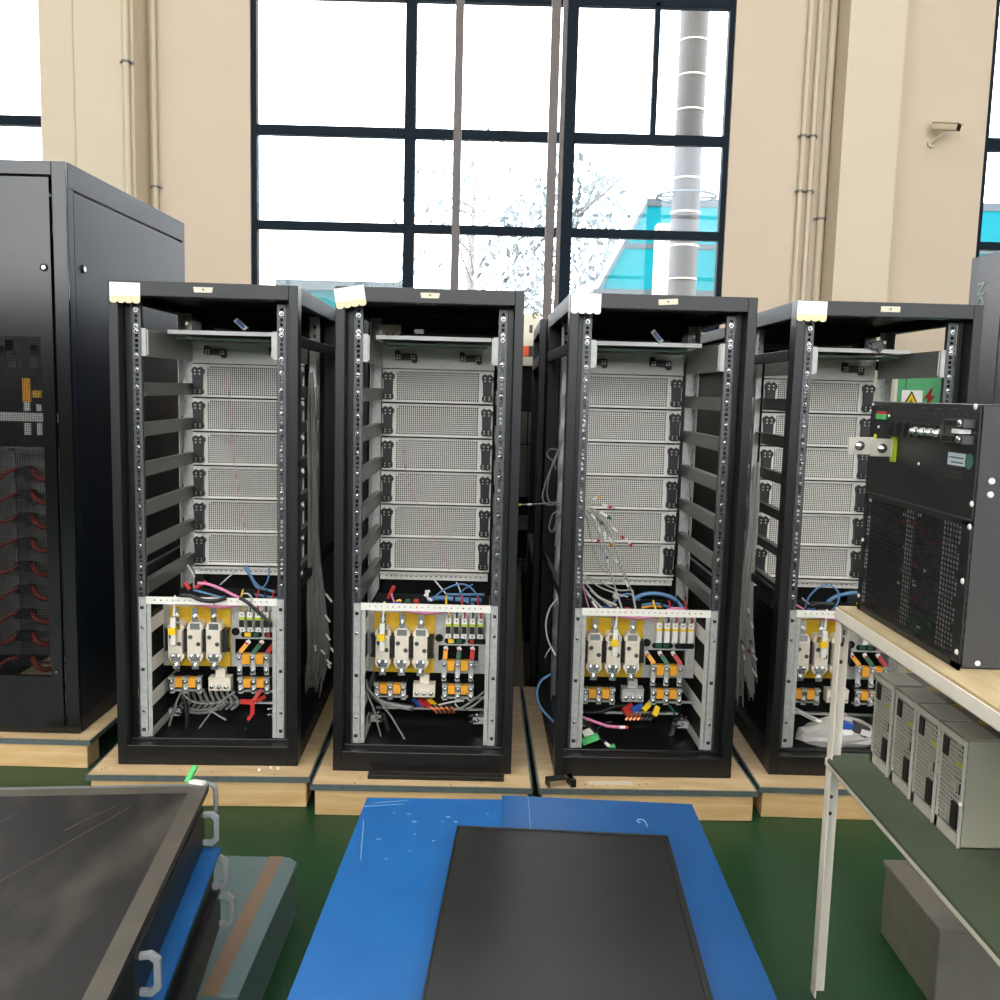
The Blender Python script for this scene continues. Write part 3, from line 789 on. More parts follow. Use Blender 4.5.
# ------------------------------------------------------------------ second row, seen through the gaps; two racks added to darken them
def back_rack(x, y, label):
    o = empty('background_rack', (x, y, .0)); tag(o, label, 'rack')
    for dx in (-.3, .27):
        for dy in (0, .85): MB().box(dx, dy, 0, dx + .03, dy + .05, 1.70).build('upright', 'rack_black', o, bevel=.003)
    b = MB()
    for dx in (-.3, .27):
        for z in (1.65, 1.50, .6, 0): b.box(dx, .05, z, dx + .03, .85, z + .05)
    for dy in (0, .85):
        for z in (1.65, 0): b.box(-.27, dy, z, .27, dy + .05, z + .05)
    b.each('cross_beam', 'rack_sky_tint', o, bevel=.002)
    MB().box(-.268, .1, .06, .268, .84, 1.645).build('dark_fill', 'deep_black', o)  # black block added so the gaps between front racks stay dark
    MB().box(-.268, .06, 1.68, .268, .84, 1.695).build('roof_panel', 'deep_black', o)
    if x > 1: MB().prism([(-.30, 1.69), (-.21, 1.69), (-.21, 1.63), (-.255, 1.622), (-.30, 1.63)], -.002, -.0003).build('paper_tag', 'tag_paper', o)
    return o
back_rack(.452, 4.07, 'dark open rack standing behind the rack with fanned wires')
back_rack(-.925, 4.07, 'dark rack added to fill the gap behind the rack beside the tall cabinet')  # put in so the gap in front of it reads dark
back_rack(-.31, 4.07, 'dark rack added to fill the gap behind the crooked-tag rack')  # likewise put in only to darken the gap
back_rack(1.29, 4.12, 'dark open rack standing behind the front rack behind the white shelf')
o = empty('cream_machine', (.17, 5.15, 0)); tag(o, 'tall cream machine with an orange strip, seen in the gap between two racks', 'machine')
def gp(u, v): q = at_y(u, v, 5.12); return q
def gbox(b, u0, v0, u1, v1, y0=-.03, y1=.02):
    p, q = gp(u0, v0), gp(u1, v1); b.box(p.x - .17, y0, q.z, q.x - .17, y1, p.z)
b = MB(); b.box(-.10, .02, 0, .30, .42, 1.70); b.build('machine_body', 'deep_black', o)
b = MB(); gbox(b, 523, 314, 530, 346); gbox(b, 531, 313, 539, 346); gbox(b, 529, 330, 532, 346, -.02, .02); gbox(b, 522.5, 356.5, 537, 366); b.each('cream_panel', 'machine_cream', o)
b = MB(); gbox(b, 529.5, 325, 532.5, 333, -.035); gbox(b, 527, 346, 538, 356); b.each('dark_band', 'machine_dark', o)
b = MB(); gbox(b, 521.5, 346, 528.5, 356, -.035); b.build('orange_strip', 'orange', o)
b = MB(); p = gp(535, 315.5); b.tube([Vector((p.x - .17 + .011 * cos(t), -.034, p.z + .014 * sin(t))) for t in [2 * pi * i / 10 for i in range(9)]], .003, 6); b.build('hook', 'machine_dark', o)
for (u0, v0, u1, v1) in ((520.5, 412, 526.5, 444), (529, 412, 535, 444), (520, 445.5, 525.5, 497), (528, 445.5, 533.5, 497)):
    b = MB(); gbox(b, u0, v0, u1, v1); b.build('beige_door', 'panel_beige', o)
b = MB(); gbox(b, 518, 516.5, 522, 530); gbox(b, 523, 516.5, 531, 530); b.each('socket_box', 'panel_beige', o)
b = MB(); gbox(b, 517, 560, 522, 568); gbox(b, 524, 560, 530, 567); gbox(b, 518, 571, 522, 576); gbox(b, 524, 570, 529, 574); b.each('valve', 'rail_grey', o)
b = MB(); p = at_y(519, 640, 4.55); q = at_y(531, 690, 4.3)
o2 = MB().bar((.085, 4.62, .50), (.105, 4.12, .02), .05, .07).build('carton_board', 'carton'); tag(o2, 'brown board leaning in the gap left of the rack with fanned wires', 'board')

# black cabinet at the far right, bluish light put into its colour
o = empty('side_cabinet', (2.9, 4.62, 0)); tag(o, 'tall black cabinet tinted by bluish light, with green lettering on its side', 'cabinet')
b = MB(); b.box(-.66, -.9, .1, .1, 0, 2.082); b.build('cabinet_body', 'cab_light_tint', o, bevel=.006)
b = MB(); b.box(-.65, -.89, 0, .09, -.01, .1); b.build('plinth', 'deep_black', o)
b = MB(); p = at_x(999, 330, 2.24); b.box(-.664, p.y - 4.62 - .004, .1, -.66, p.y - 4.62 + .004, 2.08); b.build('panel_joint', 'rail_grey', o)
def letters(txt, name, mm, parent, loc, rot, size, ext=.0015):
    cu = bpy.data.curves.new(name, 'FONT'); cu.body = txt; cu.size = size; cu.extrude = ext; cu.align_x = 'RIGHT'; cu.align_y = 'BOTTOM'; cu.offset = size * .012
    t = bpy.data.objects.new(name, cu); col.objects.link(t)
    dg = bpy.context.evaluated_depsgraph_get(); me = bpy.data.meshes.new_from_object(t.evaluated_get(dg)); bpy.data.objects.remove(t)
    me.materials.clear(); me.materials.append(MATS[mm]); r = bpy.data.objects.new(name, me); col.objects.link(r); r.parent = parent; r.location = loc; r.rotation_euler = rot
    return r
p = at_x(987.5, 280, 2.24)
t = letters('ON', 'lettering', 'logo_green', o, (0, 0, 0), (0, 0, 0), .088)
# text reads upward on the face that looks towards -x
t.matrix_basis = Matrix.Translation((-.6615, p.y - 4.62, p.z)) @ Matrix(((0, 0, -1, 0), (0, 1, 0, 0), (1, 0, 0, 0), (0, 0, 0, 1))) @ Matrix.Translation((0, 0, 0))

# green electrical box with warning sign behind the rack behind the white shelf
o = empty('electrical_box', (2.28, 5.02, 0)); tag(o, 'green electrical box with a yellow warning triangle behind the rack behind the white shelf', 'electrical box')
b = MB(); b.box(-.17, .02, .0, .20, .32, 1.62); b.build('box_body', 'box_green', o, bevel=.005)
b = MB(); b.box(-.135, 0, .05, .19, .02, 1.60); dr = b.build('box_door', 'box_green', o, bevel=.003)
b = MB(); b.box(-.185, .03, 0, -.17, .32, 1.62); b.build('edge_trim', 'machine_cream', o)
def ge(u, v): q = at_y(u, v, 5.02); return (q.x - 2.28, q.z)
a0, a1 = ge(902, 390), ge(921, 412)
b = MB(); b.box(a0[0], -.003, a1[1], a1[0], 0, a0[1]); st = b.build('warning_sticker', 'tag_paper', dr)
ap = ge(911.5, 391.5); hw = .048
tri = [(ap[0], ap[1] + .004), (ap[0] + hw, ap[1] - .085), (ap[0] - hw, ap[1] - .085)]
b = MB(); b.mat(0).prism(tri, -.0045, -.003); ctr = (ap[0], ap[1] - .055); sm = [(ctr[0] + (x - ctr[0]) * .74, ctr[1] + (z - ctr[1]) * .74) for x, z in tri]; b.mat(1).prism(sm, -.0055, -.0045)
bolt = [(.004, .03), (-.012, -.002), (-.001, -.001), (-.006, -.028), (.012, .006), (.001, .004)]
b.mat(0).prism([(ctr[0] + x * .85, ctr[1] - .002 + z * .75) for x, z in bolt], -.0065, -.0055); b.build('warning_triangle', ['warn_black', 'warn_yellow'], dr)
bp = ge(927, 398)
b = MB(); b.prism([(bp[0] + .012 + x, bp[1] + z) for x, z in ((.004, .052), (-.030, -.006), (-.008, -.002), (-.018, -.045), (-.026, -.036), (-.022, -.06), (.0, -.044), (-.008, -.042), (.030, .016), (.006, .010), (.014, .05))], -.003, 0); b.build('lightning_mark', 'warn_red', dr)

# ------------------------------------------------------------------ right: white shelf and what stands on it
SX, SYF = .765, 2.07
ZU, ZL = .925, .58
o = empty('angle_iron_shelf', (SX, SYF, 0)); tag(o, 'white angle-iron shelf unit carrying the black power unit', 'shelf')
LEN, WID = 1.75, .75
def ang(b, x, y, sx, sy, z0, z1, w=.032, t=.003):
    b.box(min(x, x + sx * w), min(y, y + sy * t), z0, max(x, x + sx * w), max(y, y + sy * t), z1); b.box(min(x, x + sx * t), min(y, y + sy * w), z0, max(x, x + sx * t), max(y, y + sy * w), z1)
for (xx, yy, sx, sy) in ((0, 0, 1, -1), (WID, 0, -1, -1), (0, -LEN, 1, 1), (WID, -LEN, -1, 1)):
    b = MB(); ang(b, xx, yy, sx, sy, 0, ZU - .004)
    b.build('leg', 'shelf_white', o, bevel=.0008)
for zt, h, nm in ((ZU, .028, 'upper'), (ZL - .007, .017, 'lower')):
    b = MB(); b.box(-.003, -LEN, zt - h, 0, 0, zt); b.box(-.003, -LEN, zt - h, .025, 0, zt - h + .003); b.box(WID, -LEN, zt - h, WID + .003, 0, zt); b.box(0, 0, zt - h, WID, .003, zt); b.box(0, -LEN - .003, zt - h, WID, -LEN, zt)
    b.build('shelf_beam', 'shelf_white', o, bevel=.0008)
MB().box(.002, -LEN + .002, ZU - .014, WID - .002, -.002, ZU + .004).build('shelf_board', 'shelf_ply', o)
b = MB(); b.box(.27, -LEN + .05, ZU + .004, WID - .01, -.48, ZU + .006); b.build('shelf_mat', 'mat_green', o)['label'] = 'green mat on the upper board'
MB().prism([(-.008, -LEN), (-.008, -.03), (.03, .01), (WID, .01), (WID, -LEN)], ZL - .007, ZL, 'xy').build('shelf_board', 'mat_green', o)['label'] = 'lower board covered in green mat'
b = MB()
for z in (.84, .80, .48, .44): b.cyl((.016, -.0035, z), (.016, -.0025, z), .005, n=8)
for z in (.87, .852): b.box(.006, -.033, z, .01, -.0325, z + .012)
b.each('bolt_hole', 'ink', o)

# black power unit, front towards the racks' left
UX, UY0, UY1, UZ0, UZ1 = .80, 1.577, 2.045, ZU + .005, 1.388
o = empty('perforated_power_unit', (UX, (UY0 + UY1) / 2, UZ0)); tag(o, 'large black power unit with perforated front on the white shelf', 'power unit'); UC = (UY0 + UY1) / 2; HU = UZ1 - UZ0
def fu(a, b_, x=UX):  # spot on the unit's front
    q = at_x(860 + .14 * a, 390 + .14 * b_, x); return (q.y - UC, q.z - UZ0)
hy = (UY1 - UY0) / 2
zs = .262
b = MB(); b.box(.012, -hy + .012, 0, .42, -hy + .0145, HU); b.box(.012, hy - .0145, 0, .42, hy - .012, HU); b.box(.012, -hy + .012, 0, .42, hy - .012, .003); b.box(.012, -hy + .012, HU - .003, .42, hy - .012, HU); b.build('case', 'unit_side', o, bevel=.001)
b = MB(); b.box(0, -hy, zs, .004, hy, HU); fp = b.build('front_panel', 'unit_black', o, bevel=.001)
b = MB(); b.box(0, -hy, 0, .003, hy, .012); b.box(0, -hy, zs - .012, .003, hy, zs); b.box(0, -hy, 0, .003, -hy + .03, zs); b.box(0, hy - .018, 0, .003, hy, zs)
ny, nz = 38, 26
for i in range(1, ny): yy = -hy + .03 + (2 * hy - .048) * i / ny; b.box(.0005, yy - .0019, .012, .0010, yy + .0019, zs - .012)
for i in range(1, nz): z = .012 + (zs - .024) * i / nz; b.box(.0005, -hy + .03, z - .0016, .0011, hy - .018, z + .0016)
gr = b.build('front_grille', 'unit_black', o)
b = MB(); b.box(-.0015, -hy, zs - .0015, 0, hy, zs + .0015); b.build('panel_seam', 'rail_grey', o)
# switch
p0, p1 = fu(142, 152), (fu(188, 208)[0], fu(142, 207)[1]); zm = p0[1] - .35 * (p0[1] - p1[1])
b = MB(); b.mat(0).box(-.006, p1[0], zm, 0, p0[0], p0[1]); b.mat(1).box(-.008, p1[0], p1[1], 0, p0[0], zm); b.build('rocker_switch', ['red', 'bright_green'], fp)
# terminal strip
q0, q1 = fu(272, 182), (fu(668, 365)[0], fu(272, 335)[1])
b = MB(); b.mat(0).box(-.012, q1[0], min(q0[1], q1[1]), 0, q0[0], max(q0[1], q1[1]) - .012)
for i in range(8):
    yy = q0[0] + (q1[0] - q0[0]) * i / 7; b.box(-.019, yy - .0025, min(q0[1], q1[1]) + .004, 0, yy + .0025, max(q0[1], q1[1]) - .012)
b.mat(1)
for a_, b_ in ((405, 270), (460, 272), (512, 276), (570, 280)):
    c = fu(a_, b_, UX - .014); b.dome((-.012, c[0], (q0[1] + q1[1]) / 2 - .006), (-1, 0, 0), .0095, .016)
b.build('terminal_strip', ['plastic_black', 'steel'], fp)
b = MB()
for (a0, b0, a1, b1) in ((672, 205, 822, 262), (652, 312, 815, 372)):
    c0, c1 = fu(a0, b0), (fu(a1, b1)[0], fu(a0, b1)[1]); zc = (c0[1] + c1[1]) / 2; hh = abs(c0[1] - c1[1]) / 2
    b.mat(0).box(-.02, c1[0], zc - hh, 0, c0[0], zc + hh)
    for t in (.12, .42): b.mat(1).box(-.0215, c0[0] + (c1[0] - c0[0]) * (t + .24), zc - hh * .6, -.019, c0[0] + (c1[0] - c0[0]) * t, zc + hh * .6)
    b.mat(2).dome((-.02, c0[0] + (c1[0] - c0[0]) * .83, zc), (-1, 0, 0), .006, .004)
c0, c1 = fu(640, 280), (fu(745, 310)[0], fu(640, 305)[1]); b.mat(3).box(-.018, c1[0], (c0[1] + c1[1]) / 2 - .009, 0, c0[0], (c0[1] + c1[1]) / 2 + .009)
c0 = fu(760, 295); b.mat(4).box(-.02, c0[0] - .016, c0[1] - .004, 0, c0[0] + .012, c0[1] + .004)
b.each('socket_block', ['unit_side', 'deep_black', 'steel', 'rail_grey', 'white_plastic'], fp)
# sticker
c0, c1 = fu(636, 430), (fu(750, 548)[0], fu(633, 530)[1] - .006)
b = MB(); b.mat(0).box(-.001, c1[0], c1[1] + .006, 0, c0[0], c0[1] - .003); b.mat(1)
for i in range(5): zz = c0[1] - .010 - i * .0085; b.box(-.0014, c1[0] + .006, zz - .0022, -.0008, c0[0] - .005 - .008 * (i % 2), zz)
b.build('rating_label', ['sticker_blue', 'ink'], fp)
c0 = fu(782, 512); b = MB(); b.cyl((0, c0[0], c0[1]), (-.0012, c0[0], c0[1]), .0135, n=20); b.build('round_sticker', 'sticker_green', fp)
b = MB()
for a_, b_ in ((828, 120), (862, 180), (832, 500), (800, 815), (785, 978), (97, 103), (78, 148), (422, 527), (210, 184), (135, 264), (265, 275), (40, 636), (30, 764)):
    c = fu(a_, b_, UX); 
    if abs(c[0]) < hy: b.dome((0, c[0], c[1]), (-1, 0, 0), .0055 if a_ > 700 else .0032, .003)
for zz in (.155, .03): b.dome((0, -hy + .01, zz), (-1, 0, 0), .0055, .003); b.dome((0, hy - .008, zz), (-1, 0, 0), .0045, .003)
b.each('panel_screw', 'white_plastic', fp)
b = MB()
for a_, b_, w in ((155, 124, .02), (465, 130, .024), (565, 133, .024), (680, 135, .022)):
    c = fu(a_, b_); b.box(-.0006, c[0] - w / 2, c[1] - .0014, 0, c[0] + w / 2, c[1] + .0014)
for a_, b_ in ((430, 165), (487, 166), (535, 168), (592, 170), (640, 172), (705, 174), (765, 176), (258, 148), (212, 146)): c = fu(a_, b_); b.box(-.0006, c[0] - .003, c[1] - .0015, 0, c[0] + .003, c[1] + .0015)
b.each('printed_mark', 'rail_grey', fp)
# output busbar sticking out of the front
c = fu(258, 420); yb = c[0]; xA = at_y(871, 448, UC + yb + .004).x - UX; xB = at_y(848.5, 446, UC + yb + .010).x - UX
b = MB(); za, zb_ = fu(258, 340)[1], fu(258, 500)[1]
b.mat(0).box(xA, yb + .004, zb_ + .006, 0, yb + .009, za - .003); b.box(xB, yb + .0095, zb_ + .009, xA + .012, yb + .0145, za - .001)
zc = (za + zb_) / 2
for xx, y_, z_ in ((xA * .55, yb + .004, zc), ((xA + xB) / 2, yb + .0095, zc + .004)):
    b.mat(1).cyl((xx, y_, z_), (xx, y_ - .003, z_), .010, n=16); b.cyl((xx, y_ - .003, z_), (xx, y_ - .010, z_), .006, n=6); b.cyl((xx, y_ - .010, z_), (xx, y_ - .016, z_), .0035, n=8)
b.mat(2).box(-.006, yb - .004, zb_ - .004, 0, yb + .014, za + .002); b.box(xA * .86, yb + .004, za - .003, xA * .80, yb + .012, za + .006)
b.build('output_busbar', ['busbar', 'steel', 'lime'], o)
# what shows through the grille
r = random.Random(3)
for y0, y1 in ((.036, .047), (-.124, -.110), (-.143, -.129)): MB().box(.014, y0, .012, .026, y1, zs).build('heat_sink', 'galvanised', o)
for i in range(5): MB().box(.012, -hy + .030, .02 + i * .048, .05, -hy + .066, .05 + i * .048).build('capacitor_block', 'fan_blue', o)
MB().box(.02, -hy + .2, .01, .10, -hy + .26, .035).build('circuit_board', 'green', o)
b = MB()
for i in range(34): yy, z = r.uniform(-.09, .06), r.uniform(.02, zs - .02); b.mat(r.choice((0, 0, 1, 2))).box(.010, yy - .003, z - .003, .014, yy + .003, z + .003)
b.build('inner_electronics', ['galvanised', 'white_plastic', 'red'], o)['kind'] = 'stuff'
b = MB(); c = [at_y(995.5, 482, UY0), at_y(994, 495.6, UY0)]
for q in c: b.dome((q.x - UX, -hy + .012, q.z - UZ0), (0, -1, 0), .006, .003)
b.dome((at_y(980.5, 672, UY0).x - UX, -hy + .012, .01), (0, -1, 0), .005, .003); b.each('case_screw', 'white_plastic', o)

# four silver power modules
MY = [2.045, 1.935, 1.830, 1.727]
MODLAB = ['silver power module farthest back on the lower shelf, beside the shelf post', 'silver power module second from the far end of the lower shelf', 'silver power module third from the far end of the lower shelf', 'silver power module at the near end of the row on the lower shelf']
def make_module(i):
    o = empty('power_module', (.855, MY[i] - .048, ZL)); tag(o, MODLAB[i], 'power module', 'silver power modules on the lower shelf'); h = .048; H = .203; D = .34
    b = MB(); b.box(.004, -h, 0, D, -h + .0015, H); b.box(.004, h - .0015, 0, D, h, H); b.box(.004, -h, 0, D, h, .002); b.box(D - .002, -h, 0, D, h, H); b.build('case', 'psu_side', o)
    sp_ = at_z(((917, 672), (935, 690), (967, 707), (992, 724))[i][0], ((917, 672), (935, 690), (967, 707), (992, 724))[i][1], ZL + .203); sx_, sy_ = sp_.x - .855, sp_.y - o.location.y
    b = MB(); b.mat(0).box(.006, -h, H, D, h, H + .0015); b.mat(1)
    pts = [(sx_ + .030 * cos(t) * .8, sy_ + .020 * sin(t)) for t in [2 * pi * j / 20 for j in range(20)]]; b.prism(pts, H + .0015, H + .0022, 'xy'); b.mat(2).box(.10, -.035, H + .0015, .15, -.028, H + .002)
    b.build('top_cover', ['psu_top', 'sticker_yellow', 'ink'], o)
    b = MB(); b.box(-.004, -h + .001, H + .0015, .062, h - .004, H + .003); b.box(-.004, -h + .001, H - .01, -.002, h - .004, H + .003); b.build('top_flange', 'psu_metal', o)
    # face with slotted rows
    b = MB(); x0, x1 = 0, .0006
    b.box(x0, -h, 0, x1, h, .022); b.box(x0, -h, H - .014, x1, h, H); b.box(x0, -h, 0, x1, -h + .010, H); b.box(x0, h - .010, 0, x1, h, H)
    n = 9
    for j in range(1, n): yy = -h + .010 + (2 * h - .02) * j / n; b.box(x0, yy - .0013, .022, x1, yy + .0013, H - .014)
    n = 19
    for j in range(1, n): z = .022 + (H - .036) * j / n; b.box(x0, -h + .010, z - .0022, x1, h - .010, z + .0022)
    b.build('front_grille', 'psu_metal', o)
    r = random.Random(i + 11); b = MB()
    for j in range(46):
        yy, z = r.uniform(-h + .012, h - .012), r.uniform(.02, H - .02); s = r.uniform(.004, .011); b.mat(r.choice((0, 0, 1, 2, 3, 4, 5, 5))).box(.012 + r.uniform(0, .03), yy - s, z - s, .05, yy + s, z + s)
    b.build('inner_electronics', ['plastic_black', 'bracket_grey', 'fan_blue', 'cream_ceramic', 'copper', 'white_plastic'], o)['kind'] = 'stuff'
    b = MB(); b.box(-.003, h - .034, H - .052, .001, h - .014, H - .018); b.box(-.004, -h + .010, .030, .001, -h + .032, .078); b.box(-.003, -h + .004, .10, .001, -h + .010, .118); b.each('socket', 'plastic_black', o)
    b = MB(); b.box(-.001, -h + .008, H - .055, .0005, -h + .03, H - .048); b.build('face_label', 'lime', o)
    b = MB(); b.box(-.004, -h - .001, 0, .002, -h + .001, H); b.build('face_edge', 'psu_metal', o)
    if i == 3:
        b = MB(); b.cyl((0, -h, .085), (-.006, -h - .006, .087), .004, n=8); b.build('latch', 'white_plastic', o)
for i in range(4): make_module(i)

# steel case on the floor under the shelf
p = at_z(886, 861, .2)
o = empty('metal_case', (1.22, 2.16, 0)); tag(o, 'grey metal case lying on the floor under the shelf', 'case')
MB().box(-.19, -.15, 0, .3, .16, .185).build('case_body', 'psu_top', o, bevel=.004); MB().box(-.195, -.155, .185, .305, .165, .2).build('lid', 'psu_top', o, bevel=.003)

# ------------------------------------------------------------------ foreground left: stack of flat equipment
TZ = .50
c0 = at_z(208, 785, TZ); rz = radians(6.5)
def make_stack():
    o = empty('rubber_mat_cover', (c0.x, c0.y, TZ - .02), rz); tag(o, 'dusty dark slab with worn lighter border lying on top of the black cases', 'slab')
    b = MB(); b.cable([(-.02, .02, -.062), (.004, .02, -.058), (.012, .02, -.045), (.012, .02, .0), (.004, .02, .012), (-.02, .02, .014)], .006, 8, 4); b.build('handle', 'handle_grey', o, smooth=True)['label'] = 'grey bail handle at the far corner'
    W, D = 1.15, 1.25
    b = MB(); b.box(-W, -D, .0, 0, 0, .018); b.build('slab', 'rubber_top', o, bevel=.003)
    b = MB(); b.prism([(-.036, -D), (-.036, -.035), (-W, -.030), (-W, 0), (0, 0), (0, -D)], .018, .0186, 'xy'); b.build('worn_border', 'rubber_edge', o)['label'] = 'worn lighter border'
    b = MB(); b.box(-W, .0, .004, 0, .012, .0186); b.build('edge_strip', 'grey_edge', o)
    b = MB()
    for (x0, y0, x1, y1) in ((-.14, -.10, -.30, -.42), (-.17, -.09, -.24, -.20), (-.36, -.12, -.41, -.20)):
        b.bar((x0, y0, .0182), (x1, y1, .0182), .0016, .0004)
    b.each('scratch', 'rubber_edge', o)
    z = TZ - .02; k = 0
    for k, (hh, dx) in enumerate(((.086, .012), (.010, .02), (.086, .030), (.086, .044))):
        if hh < .05:
            z -= hh + .001; s = MB().box(-.60, -.62, 0, dx + .02, -.075, hh).build('blue_sheet_piece', 'blue_sheet_dark'); s.location = (c0.x, c0.y, z); s.rotation_euler = (0, 0, rz); tag(s, 'thin blue plastic sheet sandwiched between the stacked black cases', 'sheet'); continue
        z -= hh + .002
        e = empty('rack_case', (c0.x, c0.y, z), rz); tag(e, ['black case with grey handle, topmost under the dusty slab', '', 'black case with grey handle, second below the dusty slab', 'black case with grey handle, third below the dusty slab', 'black case at the bottom of the stack under the dusty slab'][k], 'case', 'stacked black cases under the dusty slab')
        MB().box(-.62, -.60, .002, dx - .012, -.07, hh).build('case_body', 'unit_black', e, bevel=.002)
        MB().box(dx - .012, -.61, 0, dx - .008, -.06, hh + .001).build('front_plate', 'unit_black', e, bevel=.001)
        for yy in (-.078, -.585):
            b = MB(); x0 = dx - .008; w = .011
            pr = [(x0, .008), (x0 + .02, .006), (x0 + .034, .018), (x0 + .034, hh - .016), (x0 + .02, hh - .004), (x0, hh - .006), (x0, hh - .016), (x0 + .016, hh - .015), (x0 + .023, hh - .022), (x0 + .023, .024), (x0 + .016, .017), (x0, .018)]
            n = len(pr); st = len(b.v)
            for y_ in (yy - w / 2, yy + w / 2):
                for q in pr: b.v.append((q[0], y_, q[1]))
            for a, c, d, e2 in ((0, 1, 10, 11), (1, 2, 9, 10), (2, 3, 8, 9), (3, 4, 7, 8), (4, 5, 6, 7)):
                b.face([st + a, st + c, st + d, st + e2]); b.face([st + n + e2, st + n + d, st + n + c, st + n + a])
            for a in range(n): c = (a + 1) % n; b.face([st + a, st + n + a, st + n + c, st + c])
            b.build('handle', 'handle_grey', e, bevel=.0012)
    tb = empty('low_trolley', (c0.x, c0.y, 0), rz); tag(tb, 'low dark trolley carrying the stacked black cases', 'trolley')
    MB().box(-.75, -.70, z - .03, -.12, -.04, z - .001).build('deck', 'unit_side', tb)
    for xx in (-.70, -.18):
        for yy in (-.64, -.10):
            MB().cyl((xx, yy - .012, .03), (xx, yy + .012, .03), .03, n=18).build('wheel', 'plastic_black', tb)
            MB().box(xx - .015, yy - .018, .028, xx + .015, yy + .018, z - .03).build('fork', 'rail_grey', tb)
    return z
make_stack()
p = at_y(186, 786, c0.y + .02)
o = MB().bar((p.x + .002, p.y, TZ - .004), (p.x + .012, p.y + .03, TZ + .022), .012, .006).build('green_strip', 'bright_green'); tag(o, 'short green plastic strip leaning at the far corner of the dusty slab', 'strip')
o = MB().prism([(c0.x - .045, c0.y + .006), (c0.x - .012, c0.y - .002), (c0.x - .006, c0.y + .008), (c0.x - .036, c0.y + .016)], TZ - .001, TZ + .006, 'xy').build('white_scrap', 'white_plastic'); tag(o, 'small white plastic scrap on the far corner of the dusty slab', 'scrap')
# grey-teal crate with brown tape
pc = at_z(297, 862, .16); o = empty('plastic_crate', (pc.x - .14, pc.y - .135, 0), 0.0); tag(o, 'grey-teal plastic crate with brown tape on the floor beside the stack', 'crate')
b = MB(); b.box(-.10, -.40, 0, .134, .155, .148); b.build('crate_body', 'teal_grey', o, bevel=.006)
b = MB(); b.prism([(-.105, -.41), (-.105, .16), (.115, .16), (.14, .135), (.14, -.41)], .148, .16, 'xy'); b.build('lid', 'teal_grey', o, bevel=.003)
b = MB(); b.box(.062, -.411, .16, .098, .161, .1608); b.box(.062, .16, .1, .098, .1612, .1608); b.build('tape', 'brown_tape', o)
# wood offcut on the floor behind the panel
o = MB().box(-.33, -.02, 0, .26, .03, .022).build('wood_offcut', 'carton'); o.location = (-1.45, 2.93, 0); o.rotation_euler = (0, 0, -.02); tag(o, 'brown wood offcut on the green floor behind the dusty slab', 'wood')

# ------------------------------------------------------------------ foreground middle: blue sheets and black panel
BZ = .42
q = [at_z(367, 797, BZ), at_z(500, 798, BZ), at_z(502, 797, BZ), at_z(692, 806, BZ), at_z(722, 875, BZ), at_z(336, 875, BZ)]
def far(a, b_, n): return a + (b_ - a) * n
lf = far(q[0], q[5], 2.6); rf = far(q[3], q[4], 2.9)
o = empty('blue_sheet', (q[0].x, q[0].y, BZ - .006)); tag(o, 'scuffed bright blue plastic sheet, left one of the two under the black panel', 'sheet', 'blue plastic sheets in the foreground')
L = lambda P: (P.x - q[0].x, P.y - q[0].y)
mid_n = Vector((q[1].x + .02, lf.y, 0))
MB().prism([L(q[0]), L(q[1] + Vector((.03, -.004, 0))), (mid_n.x - q[0].x + .03, lf.y - q[0].y), L(lf)], 0, .005, 'xy').build('sheet', 'blue_sheet', o, bevel=.001)
b = MB(); r = random.Random(5)
for i in range(16):
    cx, cy, s = r.uniform(.03, .3), r.uniform(-.3, -.02), r.uniform(.002, .006)
    b.prism([(cx + s * cos(t) * r.uniform(.6, 1.3), cy + s * .8 * sin(t) * r.uniform(.5, 1.2)) for t in [2 * pi * j / 9 for j in range(9)]], .005, .0054, 'xy')
b.bar((.02, -.03, .0052), (.10, -.01, .0052), .002, .0006); b.bar((.01, -.12, .0052), (.03, -.3, .0052), .002, .0006); b.bar((-.005, -.05, .0052), (.09, -.03, .0052), .0015, .0006)
b.each('scuff_mark', 'scuff', o)
o = empty('blue_sheet', (q[2].x, q[2].y, BZ)); tag(o, 'cleaner darker blue plastic sheet, right one of the two under the black panel', 'sheet', 'blue plastic sheets in the foreground')
L2 = lambda P: (P.x - q[2].x, P.y - q[2].y)
MB().prism([(0, 0), L2(q[3]), L2(rf), (0.0, rf.y - q[2].y)], 0, .005, 'xy').build('sheet', 'blue_sheet_dark', o, bevel=.001)
b = MB(); p0 = at_z(640, 823, BZ + .005); c = Vector((p0.x - q[2].x, p0.y - q[2].y, .006)); b.cable([c, c + Vector((-.006, .008, 0)), c + Vector((.002, .018, 0)), c + Vector((.012, .008, 0)), c + Vector((.014, -.02, 0))], .0016, 5, 4); b.bar((.062, 0.0, .0053), (.064, -.2, .0053), .0015, .0006); b.each('scuff_mark', 'scuff', o)
PX0 = at_z(457, 826, BZ + .03); PX1 = at_z(668, 836, BZ + .03); PX2 = at_z(675, 875, BZ + .03); PX3 = at_z(451, 875, BZ + .03)
yaw = math.atan2(PX1.y - PX0.y, PX1.x - PX0.x)
o = empty('door_panel', (PX0.x, PX0.y, BZ + .0055), yaw); tag(o, 'black sheet-metal panel lying on the blue sheets', 'panel'); w = (PX1 - PX0).length
MB().box(0, -.62, .0, w, 0, .0245).build('panel_sheet', 'panel_black', o, bevel=.002)
b = MB(); b.box(0, -.62, .0245, .004, 0, .027); b.box(w - .012, -.62, .0245, w, 0, .027); b.box(0, -.004, .0245, w, 0, .027); b.build('folded_rim', 'panel_black', o, bevel=.001)
b = MB()
for xx in (.06, .21, .36): b.dome((xx, .0, .018), (0, 1, .4), .003, .002)
b.each('rivet', 'bracket_grey', o)
